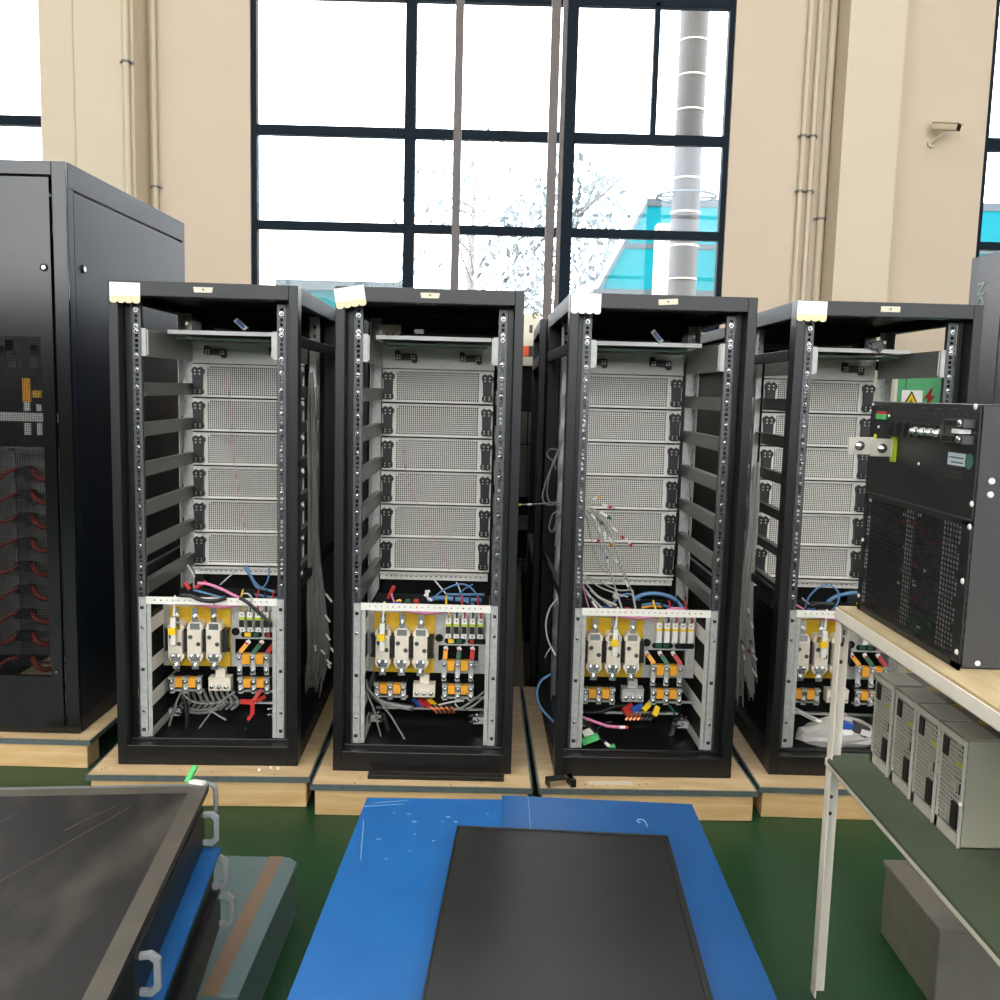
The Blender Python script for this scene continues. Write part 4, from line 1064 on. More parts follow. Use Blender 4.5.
o = empty('low_table', (.09, 1.75, 0)); tag(o, 'low table hidden under the blue sheets', 'table')
MB().box(-.33, -.62, BZ - .035, .33, .36, BZ - .0065).build('table_top', 'shelf_ply', o)
for xx in (-.30, .30):
    for yy in (-.58, .32): MB().box(xx - .02, yy - .02, 0, xx + .02, yy + .02, BZ - .035).build('leg', 'rail_grey', o)

# ------------------------------------------------------------------ loose things around the racks
o = MB().box(0, -.012, 0, .45, .018, .014).build('flat_bar', 'rack_black', bevel=.001); p = at_z(368, 777.5, PAL); o.location = (p.x, p.y, PAL); o.rotation_euler = (0, 0, .012); tag(o, 'flat black bar lying in front of the crooked-tag rack on its pallet', 'bar')
p = at_z(560, 785, PAL); o = empty('mounting_bracket', (p.x, p.y, PAL), .3); tag(o, 'small black mounting bracket at the front left foot of the rack with fanned wires', 'bracket')
b = MB(); b.box(-.045, -.015, .022, .045, .022, .026); b.box(-.045, -.015, .0, -.041, .022, .026); b.box(.028, -.03, .0, .045, .022, .026); b.build('bracket_body', 'rack_black', o, bevel=.001)
b = MB(); b.dome((-.005, 0, .026), (0, 0, 1), .003, .002); b.dome((.02, .005, .026), (0, 0, 1), .003, .002); b.each('rivet', 'steel', o)
p = at_z(610, 783.5, PAL); o = MB().box(-.075, -.010, 0, .075, .010, .004).build('white_strip', 'plate_cream'); o.location = (p.x, p.y, PAL); o.rotation_euler = (0, 0, .06); tag(o, 'pale flat strip lying on the pallet in front of the rack with fanned wires', 'strip')
for i, (u, v) in enumerate(((259, 769), (271, 766.7), (278, 767.5))):
    p = at_z(u, v + 1.5, PAL); o = MB().dome((0, 0, 0), (0, 0, 1), .006, .007, 8).build('white_crumb', 'white_plastic'); o.location = p
    tag(o, ['leftmost', 'middle', 'rightmost'][i] + ' of three white foam crumbs in front of the open rack beside the tall cabinet', 'crumb', 'white crumbs on the pallet')

def wires(name, label, cat, strands, mats, group=None, smooth=True):
    """strands: list of (points, radius, material index)"""
    if len(strands) == 1:
        pts, r, mi = strands[0]; o = MB().cable(pts, r, 6, 6).build(name, mats[mi], smooth=smooth); return tag(o, label, cat, group)
    o = empty(name, (0, 0, 0)); o.location = strands[0][0][0]; tag(o, label, cat, group)
    for pts, r, mi in strands: MB().cable([Vector(p) - o.location for p in pts], r, 6, 6).build('strand', mats[mi], o, smooth=smooth)
    return o
def marker(parent, p, q, mm='white_plastic', r=.0035, name='wire_marker'):
    q0 = Vector((0, 0, 0)) if parent.type != 'EMPTY' or parent.parent or parent.name.startswith('wire_fan') else parent.location
    MB().cyl(Vector(p) - q0, Vector(q) - q0, r, n=8).build(name, mm, parent)
def rl(k, lx, d, z):
    x, y, a = RK[k]; return Vector((x + lx * cos(a) - d * sin(a), y + lx * sin(a) + d * cos(a), PAL + z))

# cable bundle on the right flank of the first rack
r = random.Random(21); st = []
for i in range(34):
    t = r.uniform(-1, 1); w = r.uniform(-1, 1); e = r.uniform(-1, 1)
    u0 = 313 + t * 4.5
    pts = [at_y(311 + t * 1.5, 372 + r.uniform(0, 8), 3.36 + .02 * w), at_y(u0 - 1, 430, 3.36 + .02 * w), at_y(u0, 500, 3.35 + .02 * w), at_y(314 + t * 6 + e, 560, 3.35 + .02 * w), at_y(316 + t * 9 + e * 2, 610, 3.34 + .02 * w), at_y(317 + t * 10 + e * 4, 650, 3.35 + .02 * w), at_y(313 + t * 8 + e * 4, 690 + r.uniform(-20, 8), 3.40)]
    st.append((pts, .0026, 0))
bundle = wires('cable_bundle', 'thick dark grey wire bundle hanging just left of the crooked-tag rack', 'cable', st, ['grey_wire'])
for j, (ua, va, ub, vb) in enumerate(((326, 594, 332, 602), (325, 615, 330, 622), (326, 634, 330, 640), (331, 648, 334, 652), (321, 650, 325, 654), (315, 645, 316, 651), (327, 660, 331, 664), (328, 664, 330, 668))):
    tail = MB(); a, c = at_y(ua, va, 3.33), at_y(ub, vb, 3.32)
    tail.cable([at_y(ua - 8, va - 26, 3.35), at_y(ua - 4, va - 9, 3.34), a, c], .0018, 6, 4); tail.shift(-bundle.location); wt = tail.build('loose_end', 'grey_wire', bundle, smooth=True); marker(wt, a - bundle.location, c - bundle.location, r=.004)

# cable bundle between third and fourth racks
st = []
for i in range(34):
    t = r.uniform(-1, 1); w = r.uniform(-1, 1); e = r.uniform(-1, 1)
    pts = [at_y(757 + t * 2.5, 462 + r.uniform(0, 10), 3.50 + .02 * w), at_y(755 + t * 4.2, 500, 3.50 + .02 * w), at_y(752 + t * 4.8, 540, 3.49 + .02 * w), at_y(748 + t * 6 + e, 580, 3.48 + .02 * w), at_y(746 + t * 6.5 + e * 2, 620, 3.48 + .02 * w), at_y(746 + t * 7 + e * 4, 650, 3.5), at_y(747 + t * 8 + e * 5, 690 + r.uniform(-18, 18), 3.52)]
    st.append((pts, .0026, 0))
bundle = wires('cable_bundle', 'thick pale wire bundle hanging just left of the rack behind the white shelf', 'cable', st, ['pale_wire'])
for ua, va, ub, vb, mm in ((748, 608, 749, 613, 'white_plastic'), (751, 622, 753, 628, 'white_plastic'), (750, 640, 752, 644, 'green'), (753, 655, 757, 660, 'white_plastic'), (742, 645, 744, 650, 'white_plastic'), (748, 649, 750, 653, 'red'), (752, 648, 754, 652, 'white_plastic'), (741, 640, 743, 644, 'green'), (752, 668, 757, 677, 'white_plastic'), (744, 655, 745, 660, 'white_plastic')):
    tail = MB(); a, c = at_y(ua, va, 3.42), at_y(ub, vb, 3.41)
    tail.cable([at_y(ua - 1, va - 32, 3.47), at_y(ua - 1, va - 12, 3.44), a, c], .0018, 6, 4); tail.shift(-bundle.location); wt = tail.build('loose_end', 'pale_wire', bundle, smooth=True); marker(wt, a - bundle.location, c - bundle.location, mm, r=.004)

# loops at the left flank of the rack with fanned wires
def py(pts, y): return [at_y(u, v, y) for u, v in pts]
wires('cable_loop', 'grey wire loops spilling out of the left flank of the rack with fanned wires', 'cable',
      [(py([(562, 440), (556, 458), (548, 476), (543, 492), (543, 500), (548, 505), (560, 503)], 3.30), .0032, 0),
       (py([(560, 445), (552, 466), (548, 482), (547, 494), (550, 502), (560, 506)], 3.31), .0032, 0),
       (py([(558, 450), (551, 449), (547, 453), (549, 458), (554, 462), (556, 470)], 3.36), .003, 0),
       (py([(561, 510), (553, 514), (550, 522), (549, 528), (553, 532), (557, 520), (562, 512)], 3.32), .003, 0),
       (py([(561, 516), (557, 526), (556, 538), (555, 546)], 3.31), .003, 0)], ['grey_wire'])
w = wires('single_wire', 'single wire with a yellow tip poking left from the rack with fanned wires', 'cable', [(py([(556, 502), (545, 503.5), (535, 504), (528, 504.3)], 3.26), .0026, 0)], ['grey_wire'])
marker(w, at_y(527, 504.4, 3.26), at_y(531.5, 504.3, 3.26)); marker(w, at_y(518.5, 504.6, 3.26), at_y(521.5, 504.5, 3.26), 'lime', .0036, 'ferrule'); marker(w, at_y(521.5, 504.5, 3.26), at_y(527, 504.4, 3.26), 'grey_wire', .002, 'wire_end')
w = wires('single_wire', 'pale curved wire hanging beside the left post of the rack with fanned wires', 'cable', [(py([(558, 598), (550, 608), (546, 622), (547, 636), (551, 647), (554, 653)], 3.14), .003, 0), (py([(551, 647), (547, 653), (545, 658)], 3.14), .002, 0)], ['pale_wire'])
marker(w, at_y(551, 647, 3.14), at_y(555.5, 655, 3.14))
wires('single_wire', 'blue curved cable at the foot of the rack with fanned wires', 'cable', [(py([(551, 674), (541, 681), (537, 693), (540, 706), (547, 715), (554, 722)], 3.20), .0045, 0)], ['blue_wire'])

# wire fan in the rack with fanned wires, between the front rails and the slots
def fan(pts, d): return [Vector((0, 0, 0)) + fpt(u, v, d) for u, v in pts]
def fpt(u, v, d):
    x, y, a = RK[2]; D = ray(u, v); n = Vector((-sin(a), cos(a), 0)); t = (n.dot(Vector((x, y, 0))) + d) / n.dot(D); return CAM + D * t
def z8(a, b_): return (540 + .12 * a, 470 + .12 * b_)
F = [([(340, 300), (370, 285), (430, 250), (480, 228)], None, [((440, 246), (475, 230), 'white_plastic'), ((475, 230), (498, 219), 'orange_block')]),
     ([(340, 300), (420, 285), (520, 288), (580, 305), (620, 318)], None, [((520, 288), (560, 300), 'white_plastic'), ((562, 300), (595, 312), 'red')]),
     ([(340, 300), (420, 315), (500, 350), (560, 385), (600, 400)], None, [((500, 350), (560, 388), 'white_plastic'), ((560, 388), (595, 402), 'green')]),
     ([(340, 305), (430, 335), (520, 395), (620, 495), (690, 560), (760, 625)], None, [((590, 470), (640, 515), 'white_plastic'), ((715, 580), (750, 612), 'white_plastic'), ((745, 608), (765, 632), 'red'), ((678, 548), (700, 566), 'red')]),
     ([(340, 310), (400, 345), (460, 395), (500, 430), (530, 445)], None, [((420, 370), (460, 402), 'white_plastic'), ((505, 432), (535, 446), 'green')]),
     ([(350, 320), (430, 350), (490, 420), (500, 480), (490, 590)], None, [((502, 455), (496, 520), 'white_plastic'), ((488, 578), (484, 602), 'red')]),
     ([(350, 315), (440, 350), (530, 440), (580, 560), (600, 620)], None, [((572, 560), (598, 605), 'white_plastic'), ((592, 608), (606, 632), 'orange_block')]),
     ([(355, 330), (400, 440), (440, 620), (500, 790), (560, 860)], None, []),
     ([(350, 320), (440, 410), (520, 620), (560, 800), (600, 900), (640, 1020)], None, [((535, 520), (545, 575), 'white_plastic'), ((556, 720), (560, 742), 'blue_plug'), ((558, 745), (558, 775), 'white_plastic')]),
     ([(350, 315), (470, 380), (570, 480), (640, 680), (720, 900), (770, 1020)], None, [((705, 920), (735, 970), 'white_plastic')]),
     ([(350, 330), (460, 470), (560, 640), (640, 760), (700, 880), (740, 1000)], None, [((615, 730), (645, 772), 'white_plastic')])]
fo = empty('wire_fan', fpt(*z8(340, 305), .12)); tag(fo, 'fan of grey wires with coloured tips across the slots of the rack with fanned wires', 'cable')
for pts, _, mk in F:
    n = len(pts); P3 = [fpt(*z8(a, b_), .10 + .16 * i / (n - 1)) - fo.location for i, (a, b_) in enumerate(pts)]
    s = MB().cable(P3, .0026, 6, 6).build('strand', 'pale_wire', fo, smooth=True)
    for (a0, b0), (a1, b1), mm in mk:
        ii = min(range(n), key=lambda i: abs(pts[i][0] - a0) + abs(pts[i][1] - b0)); dd = .10 + .16 * ii / (n - 1) - .004
        marker(s, fpt(*z8(a0, b0), dd) - fo.location, fpt(*z8(a1, b1), dd) - fo.location, mm, .0042 if mm == 'white_plastic' else .0055, 'wire_marker' if mm == 'white_plastic' else 'ferrule')
# wires dropping from the left rail of the rack with fanned wires
w = wires('wire_bunch', 'bunch of grey wires dropping behind the left rail of the rack with fanned wires', 'cable',
      [(fan([(581, 578), (590, 588), (600, 598), (612, 607)], .2), .003, 0), (fan([(583, 574), (598, 586), (612, 592), (628, 597)], .25), .003, 0), (fan([(582, 582), (588, 595), (594, 606), (599, 614)], .18), .003, 1), (fan([(583, 586), (586, 598), (589, 608)], .16), .0025, 2), (fan([(586, 576), (604, 584), (618, 590), (632, 590)], .28), .003, 0)], ['pale_wire', 'grey_wire', 'pink_wire'])
marker(w, fpt(587, 593, .15), fpt(592, 600, .15)); marker(w, fpt(592, 601, .15), fpt(597, 608, .15)); marker(w, fpt(590, 598, .148), fpt(592, 601, .148), 'green', .0045, 'ferrule')

# cables behind the power units, between slots and unit top
def kp(k, u, v, d):
    x, y, a = RK[k]; D = ray(u, v); n = Vector((-sin(a), cos(a), 0)); t = (n.dot(Vector((x, y, 0))) + d) / n.dot(D); return CAM + D * t
def kw(k, pts, d): return [kp(k, u, v, d) for u, v in pts]
z1 = lambda a, b_: (180 + .11 * a, 565 + .11 * b_)
wires('black_cable', 'thick black cable draped over the front of the power unit nearest the tall cabinet', 'cable',
      [(kw(0, [z1(540, 300), z1(600, 330), z1(680, 400), z1(780, 490), z1(830, 560)], .045), .006, 0), (kw(0, [z1(0, 275), z1(100, 280), z1(200, 320), z1(320, 325), z1(420, 300)], .052), .007, 0)], ['black_wire'])
wires('pink_cable', 'pink cable crossing above the power unit nearest the tall cabinet', 'cable', [(kw(0, [z1(160, 165), z1(260, 175), z1(380, 220), z1(480, 270), z1(540, 300)], .12), .0055, 0)], ['pink_wire'])
wires('red_plug', 'pair of red plugs above the left end of the power unit nearest the tall cabinet', 'cable', [(kw(0, [z1(140, 210), z1(190, 180), z1(240, 150)], .14), .008, 0), (kw(0, [z1(45, 160), z1(70, 195), z1(90, 220)], .16), .008, 0)], ['red'])
wires('blue_cable', 'blue cables hanging behind the right rail of the rack beside the tall cabinet', 'cable',
      [(kw(0, [z1(590, 20), z1(640, 100), z1(690, 190), z1(730, 210), z1(880, 250)], .3), .005, 0), (kw(0, [z1(610, 0), z1(660, 120), z1(740, 205), z1(800, 130), z1(810, 0)], .28), .003, 0), (kw(0, [z1(120, 225), z1(250, 260), z1(360, 290), z1(420, 290)], .2), .004, 0), (kw(0, [z1(680, 265), z1(780, 285), z1(880, 300)], .25), .004, 0)], ['blue_wire'])
wires('pale_wire_tail', 'thin pale wires sticking up above the power unit nearest the tall cabinet', 'cable', [(kw(0, [z1(500, 60), z1(430, 120), z1(380, 165), z1(365, 180)], .3), .003, 0), (kw(0, [z1(70, 0), z1(120, 80), z1(130, 110)], .2), .004, 0), (kw(0, [z1(570, 260), z1(620, 262), z1(650, 300), z1(635, 370), z1(625, 420)], .055), .003, 0), (kw(0, [z1(310, 290), z1(312, 330), z1(310, 370)], .055), .003, 0)], ['pale_wire'])
z2 = lambda a, b_: (370 + .13 * a, 570 + .13 * b_)
wires('blue_cable', 'blue cables looping above the power unit of the crooked-tag rack', 'cable',
      [(kw(1, [z2(480, 230), z2(540, 170), z2(640, 120), z2(720, 110), z2(790, 150), z2(850, 240)], .3), .0032, 0), (kw(1, [z2(580, 190), z2(680, 190), z2(780, 190), z2(880, 190)], .45), .006, 0), (kw(1, [z2(440, 230), z2(540, 215), z2(680, 225), z2(860, 235)], .38), .009, 0), (kw(1, [z2(690, 190), z2(720, 150), z2(790, 110)], .35), .003, 0), (kw(1, [z2(700, 225), z2(760, 250), z2(800, 270)], .3), .006, 0)], ['blue_wire'])
wires('pale_wire_tail', 'thin pale wires with white plugs above the power unit of the crooked-tag rack', 'cable', [(kw(1, [z2(490, 70), z2(540, 130), z2(585, 185)], .5), .003, 0), (kw(1, [z2(665, 95), z2(690, 150), z2(700, 200)], .5), .003, 0), (kw(1, [z2(425, 160), z2(440, 170), z2(460, 160)], .3), .006, 0), (kw(1, [z2(420, 200), z2(440, 175), z2(445, 215), z2(480, 235)], .3), .005, 0)], ['white_plastic'])
wires('red_plug', 'red plugs standing above the left part of the power unit of the crooked-tag rack', 'cable', [(kw(1, [z2(185, 125), z2(165, 165), z2(140, 220)], .25), .008, 0), (kw(1, [z2(355, 225), z2(355, 250)], .2), .010, 0), (kw(1, [z2(165, 180), z2(175, 220), z2(190, 250)], .22), .004, 1), (kw(1, [z2(290, 225), z2(292, 250)], .2), .009, 2), (kw(1, [z2(205, 240), z2(225, 232), z2(242, 240)], .2), .004, 3)], ['red', 'pink_wire', 'green', 'yellow'])
z3 = lambda a, b_: (560 + .17 * a, 590 + .17 * b_)
wires('blue_cable', 'blue cables arching above the power unit with white breakers', 'cable',
      [(kw(2, [z3(430, 60), z3(480, 30), z3(560, 20), z3(650, 40), z3(700, 80), z3(740, 130)], .28), .0075, 0), (kw(2, [z3(300, 90), z3(350, 40), z3(410, 25), z3(470, 60)], .34), .005, 0), (kw(2, [z3(480, 90), z3(560, 80), z3(640, 100), z3(680, 110)], .4), .006, 0), (kw(2, [z3(590, 20), z3(640, 60), z3(680, 110)], .36), .003, 1), (kw(2, [z3(630, 118), z3(680, 110), z3(730, 112)], .2), .006, 2), (kw(2, [z3(480, 105), z3(540, 95), z3(600, 100)], .3), .004, 3)], ['blue_wire', 'black_wire', 'pink_wire', 'orange_block'])
wires('pale_wire_tail', 'pale wires descending onto the power unit with white breakers', 'cable', [(kw(2, [z3(150, 0), z3(180, 40), z3(230, 90), z3(250, 115)], .15), .004, 0), (kw(2, [z3(180, 0), z3(240, 50), z3(320, 85), z3(330, 90)], .2), .005, 0), (kw(2, [z3(325, 0), z3(345, 50), z3(365, 110)], .22), .004, 0), (kw(2, [z3(425, 0), z3(435, 60), z3(445, 115)], .22), .004, 0), (kw(2, [z3(320, 45), z3(325, 30), z3(330, 50)], .22), .008, 0)], ['pale_wire'])
z4 = lambda a, b_: (740 + .1 * a, 580 + .1 * b_)
wires('blue_cable', 'blue cables looping above the power unit behind the shelf post behind the shelf corner', 'cable',
      [(kw(3, [z4(650, 280), z4(690, 170), z4(780, 80), z4(880, 55), z4(960, 90), z4(990, 170), z4(960, 260), z4(920, 300)], .25), .0035, 0), (kw(3, [z4(870, 220), z4(950, 170), z4(1050, 140), z4(1170, 125)], .35), .007, 0), (kw(3, [z4(520, 230), z4(580, 260), z4(640, 295)], .2), .004, 1), (kw(3, [z4(700, 260), z4(780, 235), z4(860, 240), z4(940, 250)], .2), .008, 2), (kw(3, [z4(620, 180), z4(660, 215), z4(720, 260)], .3), .003, 3)], ['blue_wire', 'pink_wire', 'black_wire', 'pale_wire'])

# fine wire seen in front of grilles
for k, lab, pts in ((0, 'thin pink wire across the slot grilles of the rack beside the tall cabinet', [(228, 372), (231, 420), (234, 460), (240, 500), (247, 540)]), (1, 'thin pink wire slanting across the slot grilles of the crooked-tag rack', [(404, 450), (406, 470), (412, 492), (424, 516), (438, 545), (450, 570)])):
    wires('pink_thread', lab, 'cable', [(kw(k, pts, .63), .0012, 0)], ['pink_wire'])

# bottom of the racks: cables under the power units
z5 = lambda a, b_: (180 + .11 * a, 660 + .11 * b_)
r = random.Random(9)
b = MB()
for i in range(9): a = 60 + 52 * i; b.mat(0).cable(kw(0, [z5(a, 250), z5(a + 15, 320), z5(a + 25 + 4 * i, 385), z5(a - 10, 450)], .30 + .01 * (i % 2)), .0062, 8, 5)
b.cable(kw(0, [z5(60, 470), z5(150, 480), z5(260, 470), z5(350, 440)], .29), .006, 8, 5); b.cable(kw(0, [z5(80, 440), z5(180, 455), z5(300, 440), z5(420, 400)], .285), .005, 8, 5)
o = empty('hose_bundle', b.v[0]); tag(o, 'row of grey hoses hanging under the power unit nearest the tall cabinet', 'cable'); b.shift(-o.location); b.each('hose', ['grey_wire'], o, smooth=True, gap=-.001)
wires('grey_wire_tail', 'loose grey wires on the base of the rack beside the tall cabinet', 'cable', [(kw(0, [z5(20, 270), z5(-30, 380), z5(-70, 500), z5(-100, 600), (165, 736)], .22), .004, 0), (kw(0, [z5(90, 300), z5(20, 390), z5(-60, 480), (160, 716), (150, 727)], .24), .003, 0), (kw(0, [z5(20, 320), z5(60, 450), z5(60, 600), z5(80, 690)], .2), .008, 1), (kw(0, [z5(260, 450), z5(340, 500), z5(390, 530), z5(420, 545)], .2), .004, 0), (kw(0, [z5(500, 290), z5(350, 400), z5(240, 530), z5(165, 635)], .2), .003, 0), (kw(0, [z5(0, 280), z5(100, 370), z5(250, 400), z5(360, 380), z5(480, 300)], .2), .003, 0)], ['grey_wire', 'black_wire'])
b = MB(); P5 = kw(0, [z5(550, 378), z5(672, 384), z5(660, 380), z5(658, 492), z5(664, 480), z5(618, 545)], .17)
for p, q_, w_ in zip(P5[::2], P5[1::2], (.018, .015, .011)): b.bar(p, q_, w_, .003, up=(0, 1, 0))
b.bar(kp(0, *z5(650, 390), .17), kp(0, *z5(740, 270), .2), .012, .006, up=(0, 1, 0)); b.bar(kp(0, *z5(690, 380), .17), kp(0, *z5(775, 330), .2), .012, .006, up=(0, 1, 0))
tag(b.build('red_strap', 'red'), 'red insulating strip hanging under the power unit nearest the tall cabinet', 'strip')
b = MB(); b.bar(kp(0, *z5(590, 625), .2), kp(0, *z5(632, 660), .2), .006, .006); tag(b.build('white_ferrule', 'white_plastic'), 'tiny white sleeve lying on the base of the rack beside the tall cabinet', 'sleeve')
z6 = lambda a, b_: (350 + .15 * a, 660 + .15 * b_)
wires('grey_wire_tail', 'loose grey wires hanging to the base of the crooked-tag rack', 'cable', [(kw(1, [z6(110, 130), z6(120, 230), z6(160, 330), z6(190, 450), z6(220, 565)], .18), .0035, 0), (kw(1, [z6(105, 180), z6(190, 270), z6(270, 370), z6(330, 470), z6(390, 570)], .16), .0035, 0), (kw(1, [z6(110, 200), z6(200, 270), z6(300, 300), z6(420, 320)], .22), .011, 1), (kw(1, [z6(225, 360), z6(245, 440), z6(270, 520)], .24), .010, 2), (kw(1, [z6(105, 160), z6(160, 240), z6(240, 300), z6(400, 330)], .2), .004, 0), (kw(1, [z6(130, 350), z6(110, 390), z6(115, 440)], .2), .004, 0), (kw(1, [z6(895, 210), z6(820, 270), z6(740, 320), z6(690, 330)], .2), .004, 0), (kw(1, [z6(895, 240), z6(830, 300), z6(770, 330)], .2), .004, 0), (kw(1, [z6(760, 270), z6(680, 280), z6(590, 300)], .2), .004, 3), (kw(1, [z6(700, 290), z6(730, 330)], .2), .003, 3)], ['grey_wire', 'bracket_grey', 'black_wire', 'pale_wire'])
b = MB()
for i, (c, a) in enumerate(((0, 440), (1, 480), (1, 515), (2, 545), (3, 420))): b.mat(c).bar(kp(1, *z6(a - 18, 265), .25), kp(1, *z6(a + 30, 310), .22), .018, .008)
for i in range(5): b.mat(4).cable(kw(1, [z6(530 + 35 * i, 315), z6(560 + 32 * i, 330), z6(580 + 28 * i, 355)], .2), .005, 6, 4)
for i in range(6): b.mat(3).cable(kw(1, [z6(540 + 30 * i, 300), z6(570 + 28 * i, 325), z6(600 + 20 * i, 350)], .21), .006, 6, 4)
o = empty('lug_bundle', b.v[0]); tag(o, 'bundle of sleeved cable lugs under the power unit of the crooked-tag rack', 'cable'); b.shift(-o.location); b.each('cable_lug', ['blue_plug', 'red', 'yellow', 'plastic_black', 'copper'], o, gap=-.001)
z7 = lambda a, b_: (570 + .15 * a, 660 + .15 * b_)
b = MB()
b.mat(1).bar(kp(2, *z7(360, 350), .2), kp(2, *z7(420, 310), .22), .035, .01, up=(0, 1, 0)); b.mat(0).bar(kp(2, *z7(415, 335), .2), kp(2, *z7(480, 300), .22), .022, .01, up=(0, 1, 0)); b.mat(2).bar(kp(2, *z7(490, 335), .2), kp(2, *z7(530, 290), .22), .018, .01, up=(0, 1, 0)); b.bar(kp(2, *z7(560, 370), .2), kp(2, *z7(585, 310), .22), .018, .01, up=(0, 1, 0))
for i in range(7): b.mat(4 if i < 4 else 3).cable(kw(2, [z7(375 + 26 * i, 360), z7(390 + 26 * i, 378), z7(372 + 26 * i, 400)], .19), .006, 6, 4)
o = empty('lug_bundle', b.v[0]); tag(o, 'bundle of copper lugs in red, blue and yellow sleeves below the white breakers', 'cable'); b.shift(-o.location); b.each('cable_lug', ['blue_plug', 'red', 'yellow', 'plastic_black', 'copper'], o, gap=-.001)
w = wires('pink_cable', 'pink cable with a red tip on the base of the rack with fanned wires', 'cable', [(kw(2, [z7(75, 380), z7(160, 410), z7(250, 440), z7(340, 448)], .14), .0055, 0)], ['pink_wire'])
marker(w, kp(2, *z7(330, 449), .14), kp(2, *z7(368, 449), .14), r=.0062); marker(w, kp(2, *z7(366, 449), .14), kp(2, *z7(386, 449), .14), 'red', .0062, 'ferrule')
w = wires('black_cable', 'black cable with a green plug lying in the base of the rack with fanned wires', 'cable', [(kw(2, [z7(85, 395), z7(140, 450), z7(200, 520), z7(270, 585)], .13), .0045, 0), (kw(2, [z7(150, 480), z7(220, 430), z7(280, 410)], .16), .003, 0)], ['black_wire'])
marker(w, kp(2, *z7(232, 550), .128), kp(2, *z7(262, 575), .128), r=.006); 
b = MB(); b.obb(kp(2, *z7(282, 590), .125) - w.location, (.011, 0, .004), (0, .008, 0), (-.004, 0, .012)); b.build('green_plug', 'bright_green', w)
o = MB().obb(kp(2, *z7(135, 525), .13), (.028, 0, .012), (0, .01, 0), (-.004, 0, .011)).build('terminal_plug', 'bright_green', bevel=.001); tag(o, 'green pluggable terminal block in the base of the rack with fanned wires', 'plug')
b = MB(); b.obb(kp(2, *z7(118, 478), .135), (.016, 0, .008), (0, .003, 0), (-.005, 0, .010)); b.obb(kp(2, *z7(145, 490), .135), (.012, 0, .006), (0, .003, 0), (-.003, 0, .006)); tag(b.build('white_tag', 'white_plastic'), 'white wire tags above the green terminal block', 'tag')
wires('black_cable', 'dark grey hose curving across the base of the rack with fanned wires', 'cable', [(kw(2, [z7(695, 415), z7(685, 480), z7(640, 550), z7(580, 590), z7(540, 605)], .25), .009, 0)], ['rail_grey'])
wires('grey_wire_tail', 'dark wires behind the lower busbars of the rack with fanned wires', 'cable', [(kw(2, [z7(90, 350), z7(200, 345), z7(300, 310), z7(400, 300)], .3), .008, 0), (kw(2, [z7(660, 300), z7(690, 340), z7(695, 370)], .22), .004, 1)], ['black_wire', 'green'])
z9 = lambda a, b_: (740 + .14 * a, 680 + .14 * b_)
w = wires('pale_wire_tail', 'bunch of pale wires with sleeves leading into the clear bag', 'cable', [(kw(3, [z9(372, 190), z9(460, 235), z9(540, 275), z9(610, 320)], .18), .004, 0), (kw(3, [z9(372, 210), z9(480, 265), z9(560, 310), z9(615, 360)], .17), .0035, 0), (kw(3, [z9(372, 220), z9(460, 240), z9(560, 295), z9(600, 330)], .17), .0035, 0)], ['pale_wire'])
marker(w, kp(3, *z9(540, 285), .16), kp(3, *z9(590, 305), .16), r=.006); marker(w, kp(3, *z9(595, 300), .165), kp(3, *z9(610, 318), .165), 'orange_block', .005, 'ferrule')
# clear bag
o = empty('plastic_bag', kp(3, *z9(700, 480), .17)); tag(o, 'crumpled clear plastic bag in the base of the rack behind the white shelf', 'bag')
bpy_r = random.Random(4); b = MB(); nu, nv = 14, 8
for j in range(nv + 1):
    for i in range(nu):
        t = 2 * pi * i / nu; ph = j / nv; rr = (.02 + sin(pi * min(1, ph * 1.05 + .06)) ** .6); b.v.append((.185 * rr * cos(t) * (1 - .45 * ph) + bpy_r.uniform(-.008, .008), .07 * rr * sin(t) * (1 - .4 * ph) + bpy_r.uniform(-.008, .008), .13 * ph + bpy_r.uniform(-.004, .006)))
for j in range(nv):
    for i in range(nu): k2 = (i + 1) % nu; b.face([j * nu + i, j * nu + k2, (j + 1) * nu + k2, (j + 1) * nu + i])
bag = b.build('bag_film', 'clear_bag', o)
o = empty('network_plug', kp(3, *z9(830, 345), .14)); tag(o, 'blue cable plug with grey hood resting on the clear bag', 'plug')
MB().obb((-.035, 0, .008), (.024, 0, -.006), (0, .012, 0), (.004, 0, .015)).build('boot', 'blue_plug', o, bevel=.003)
MB().obb((.012, 0, -.003), (.028, 0, -.010), (0, .014, 0), (.007, 0, .019)).build('hood', 'machine_dark', o, bevel=.002); MB().obb((.030, -.014, -.012), (.018, 0, -.005), (0, .003, 0), (.003, 0, .010)).build('plug_face', 'white_plastic', o, bevel=.001)

# plugs lying on the upper shelves
def dplug(k, u, v, ang, label, d=.30):
    p = kp(k, u, v, d); o = empty('serial_plug', p); tag(o, label, 'plug'); o.rotation_euler = (0, ang, 0)
    MB().box(-.026, -.006, -.009, .026, .006, .009).build('shell', 'galvanised', o, bevel=.002); MB().box(-.018, -.009, -.0055, .018, -.005, .0055).build('insert', 'blue_plug', o, bevel=.002)
dplug(0, 241, 324.5, radians(40), 'blue serial plug leaning on the white shelf lip of the rack beside the tall cabinet', .29)
dplug(2, 657, 336.5, radians(48), 'blue serial plug leaning on the white shelf lip of the rack with fanned wires', .29)
p = kp(1, 419, 331.5, .4); o = empty('white_plug', p); tag(o, 'white plug with a lead on the shelf of the crooked-tag rack', 'plug'); MB().box(-.018, -.008, -.008, .018, .008, .008).build('shell', 'white_plastic', o, bevel=.003); MB().cable([(.018, 0, 0), (.04, .01, -.004), (.1, .05, .0), (.22, .1, .002)], .004, 6, 5).build('lead', 'black_wire', o)
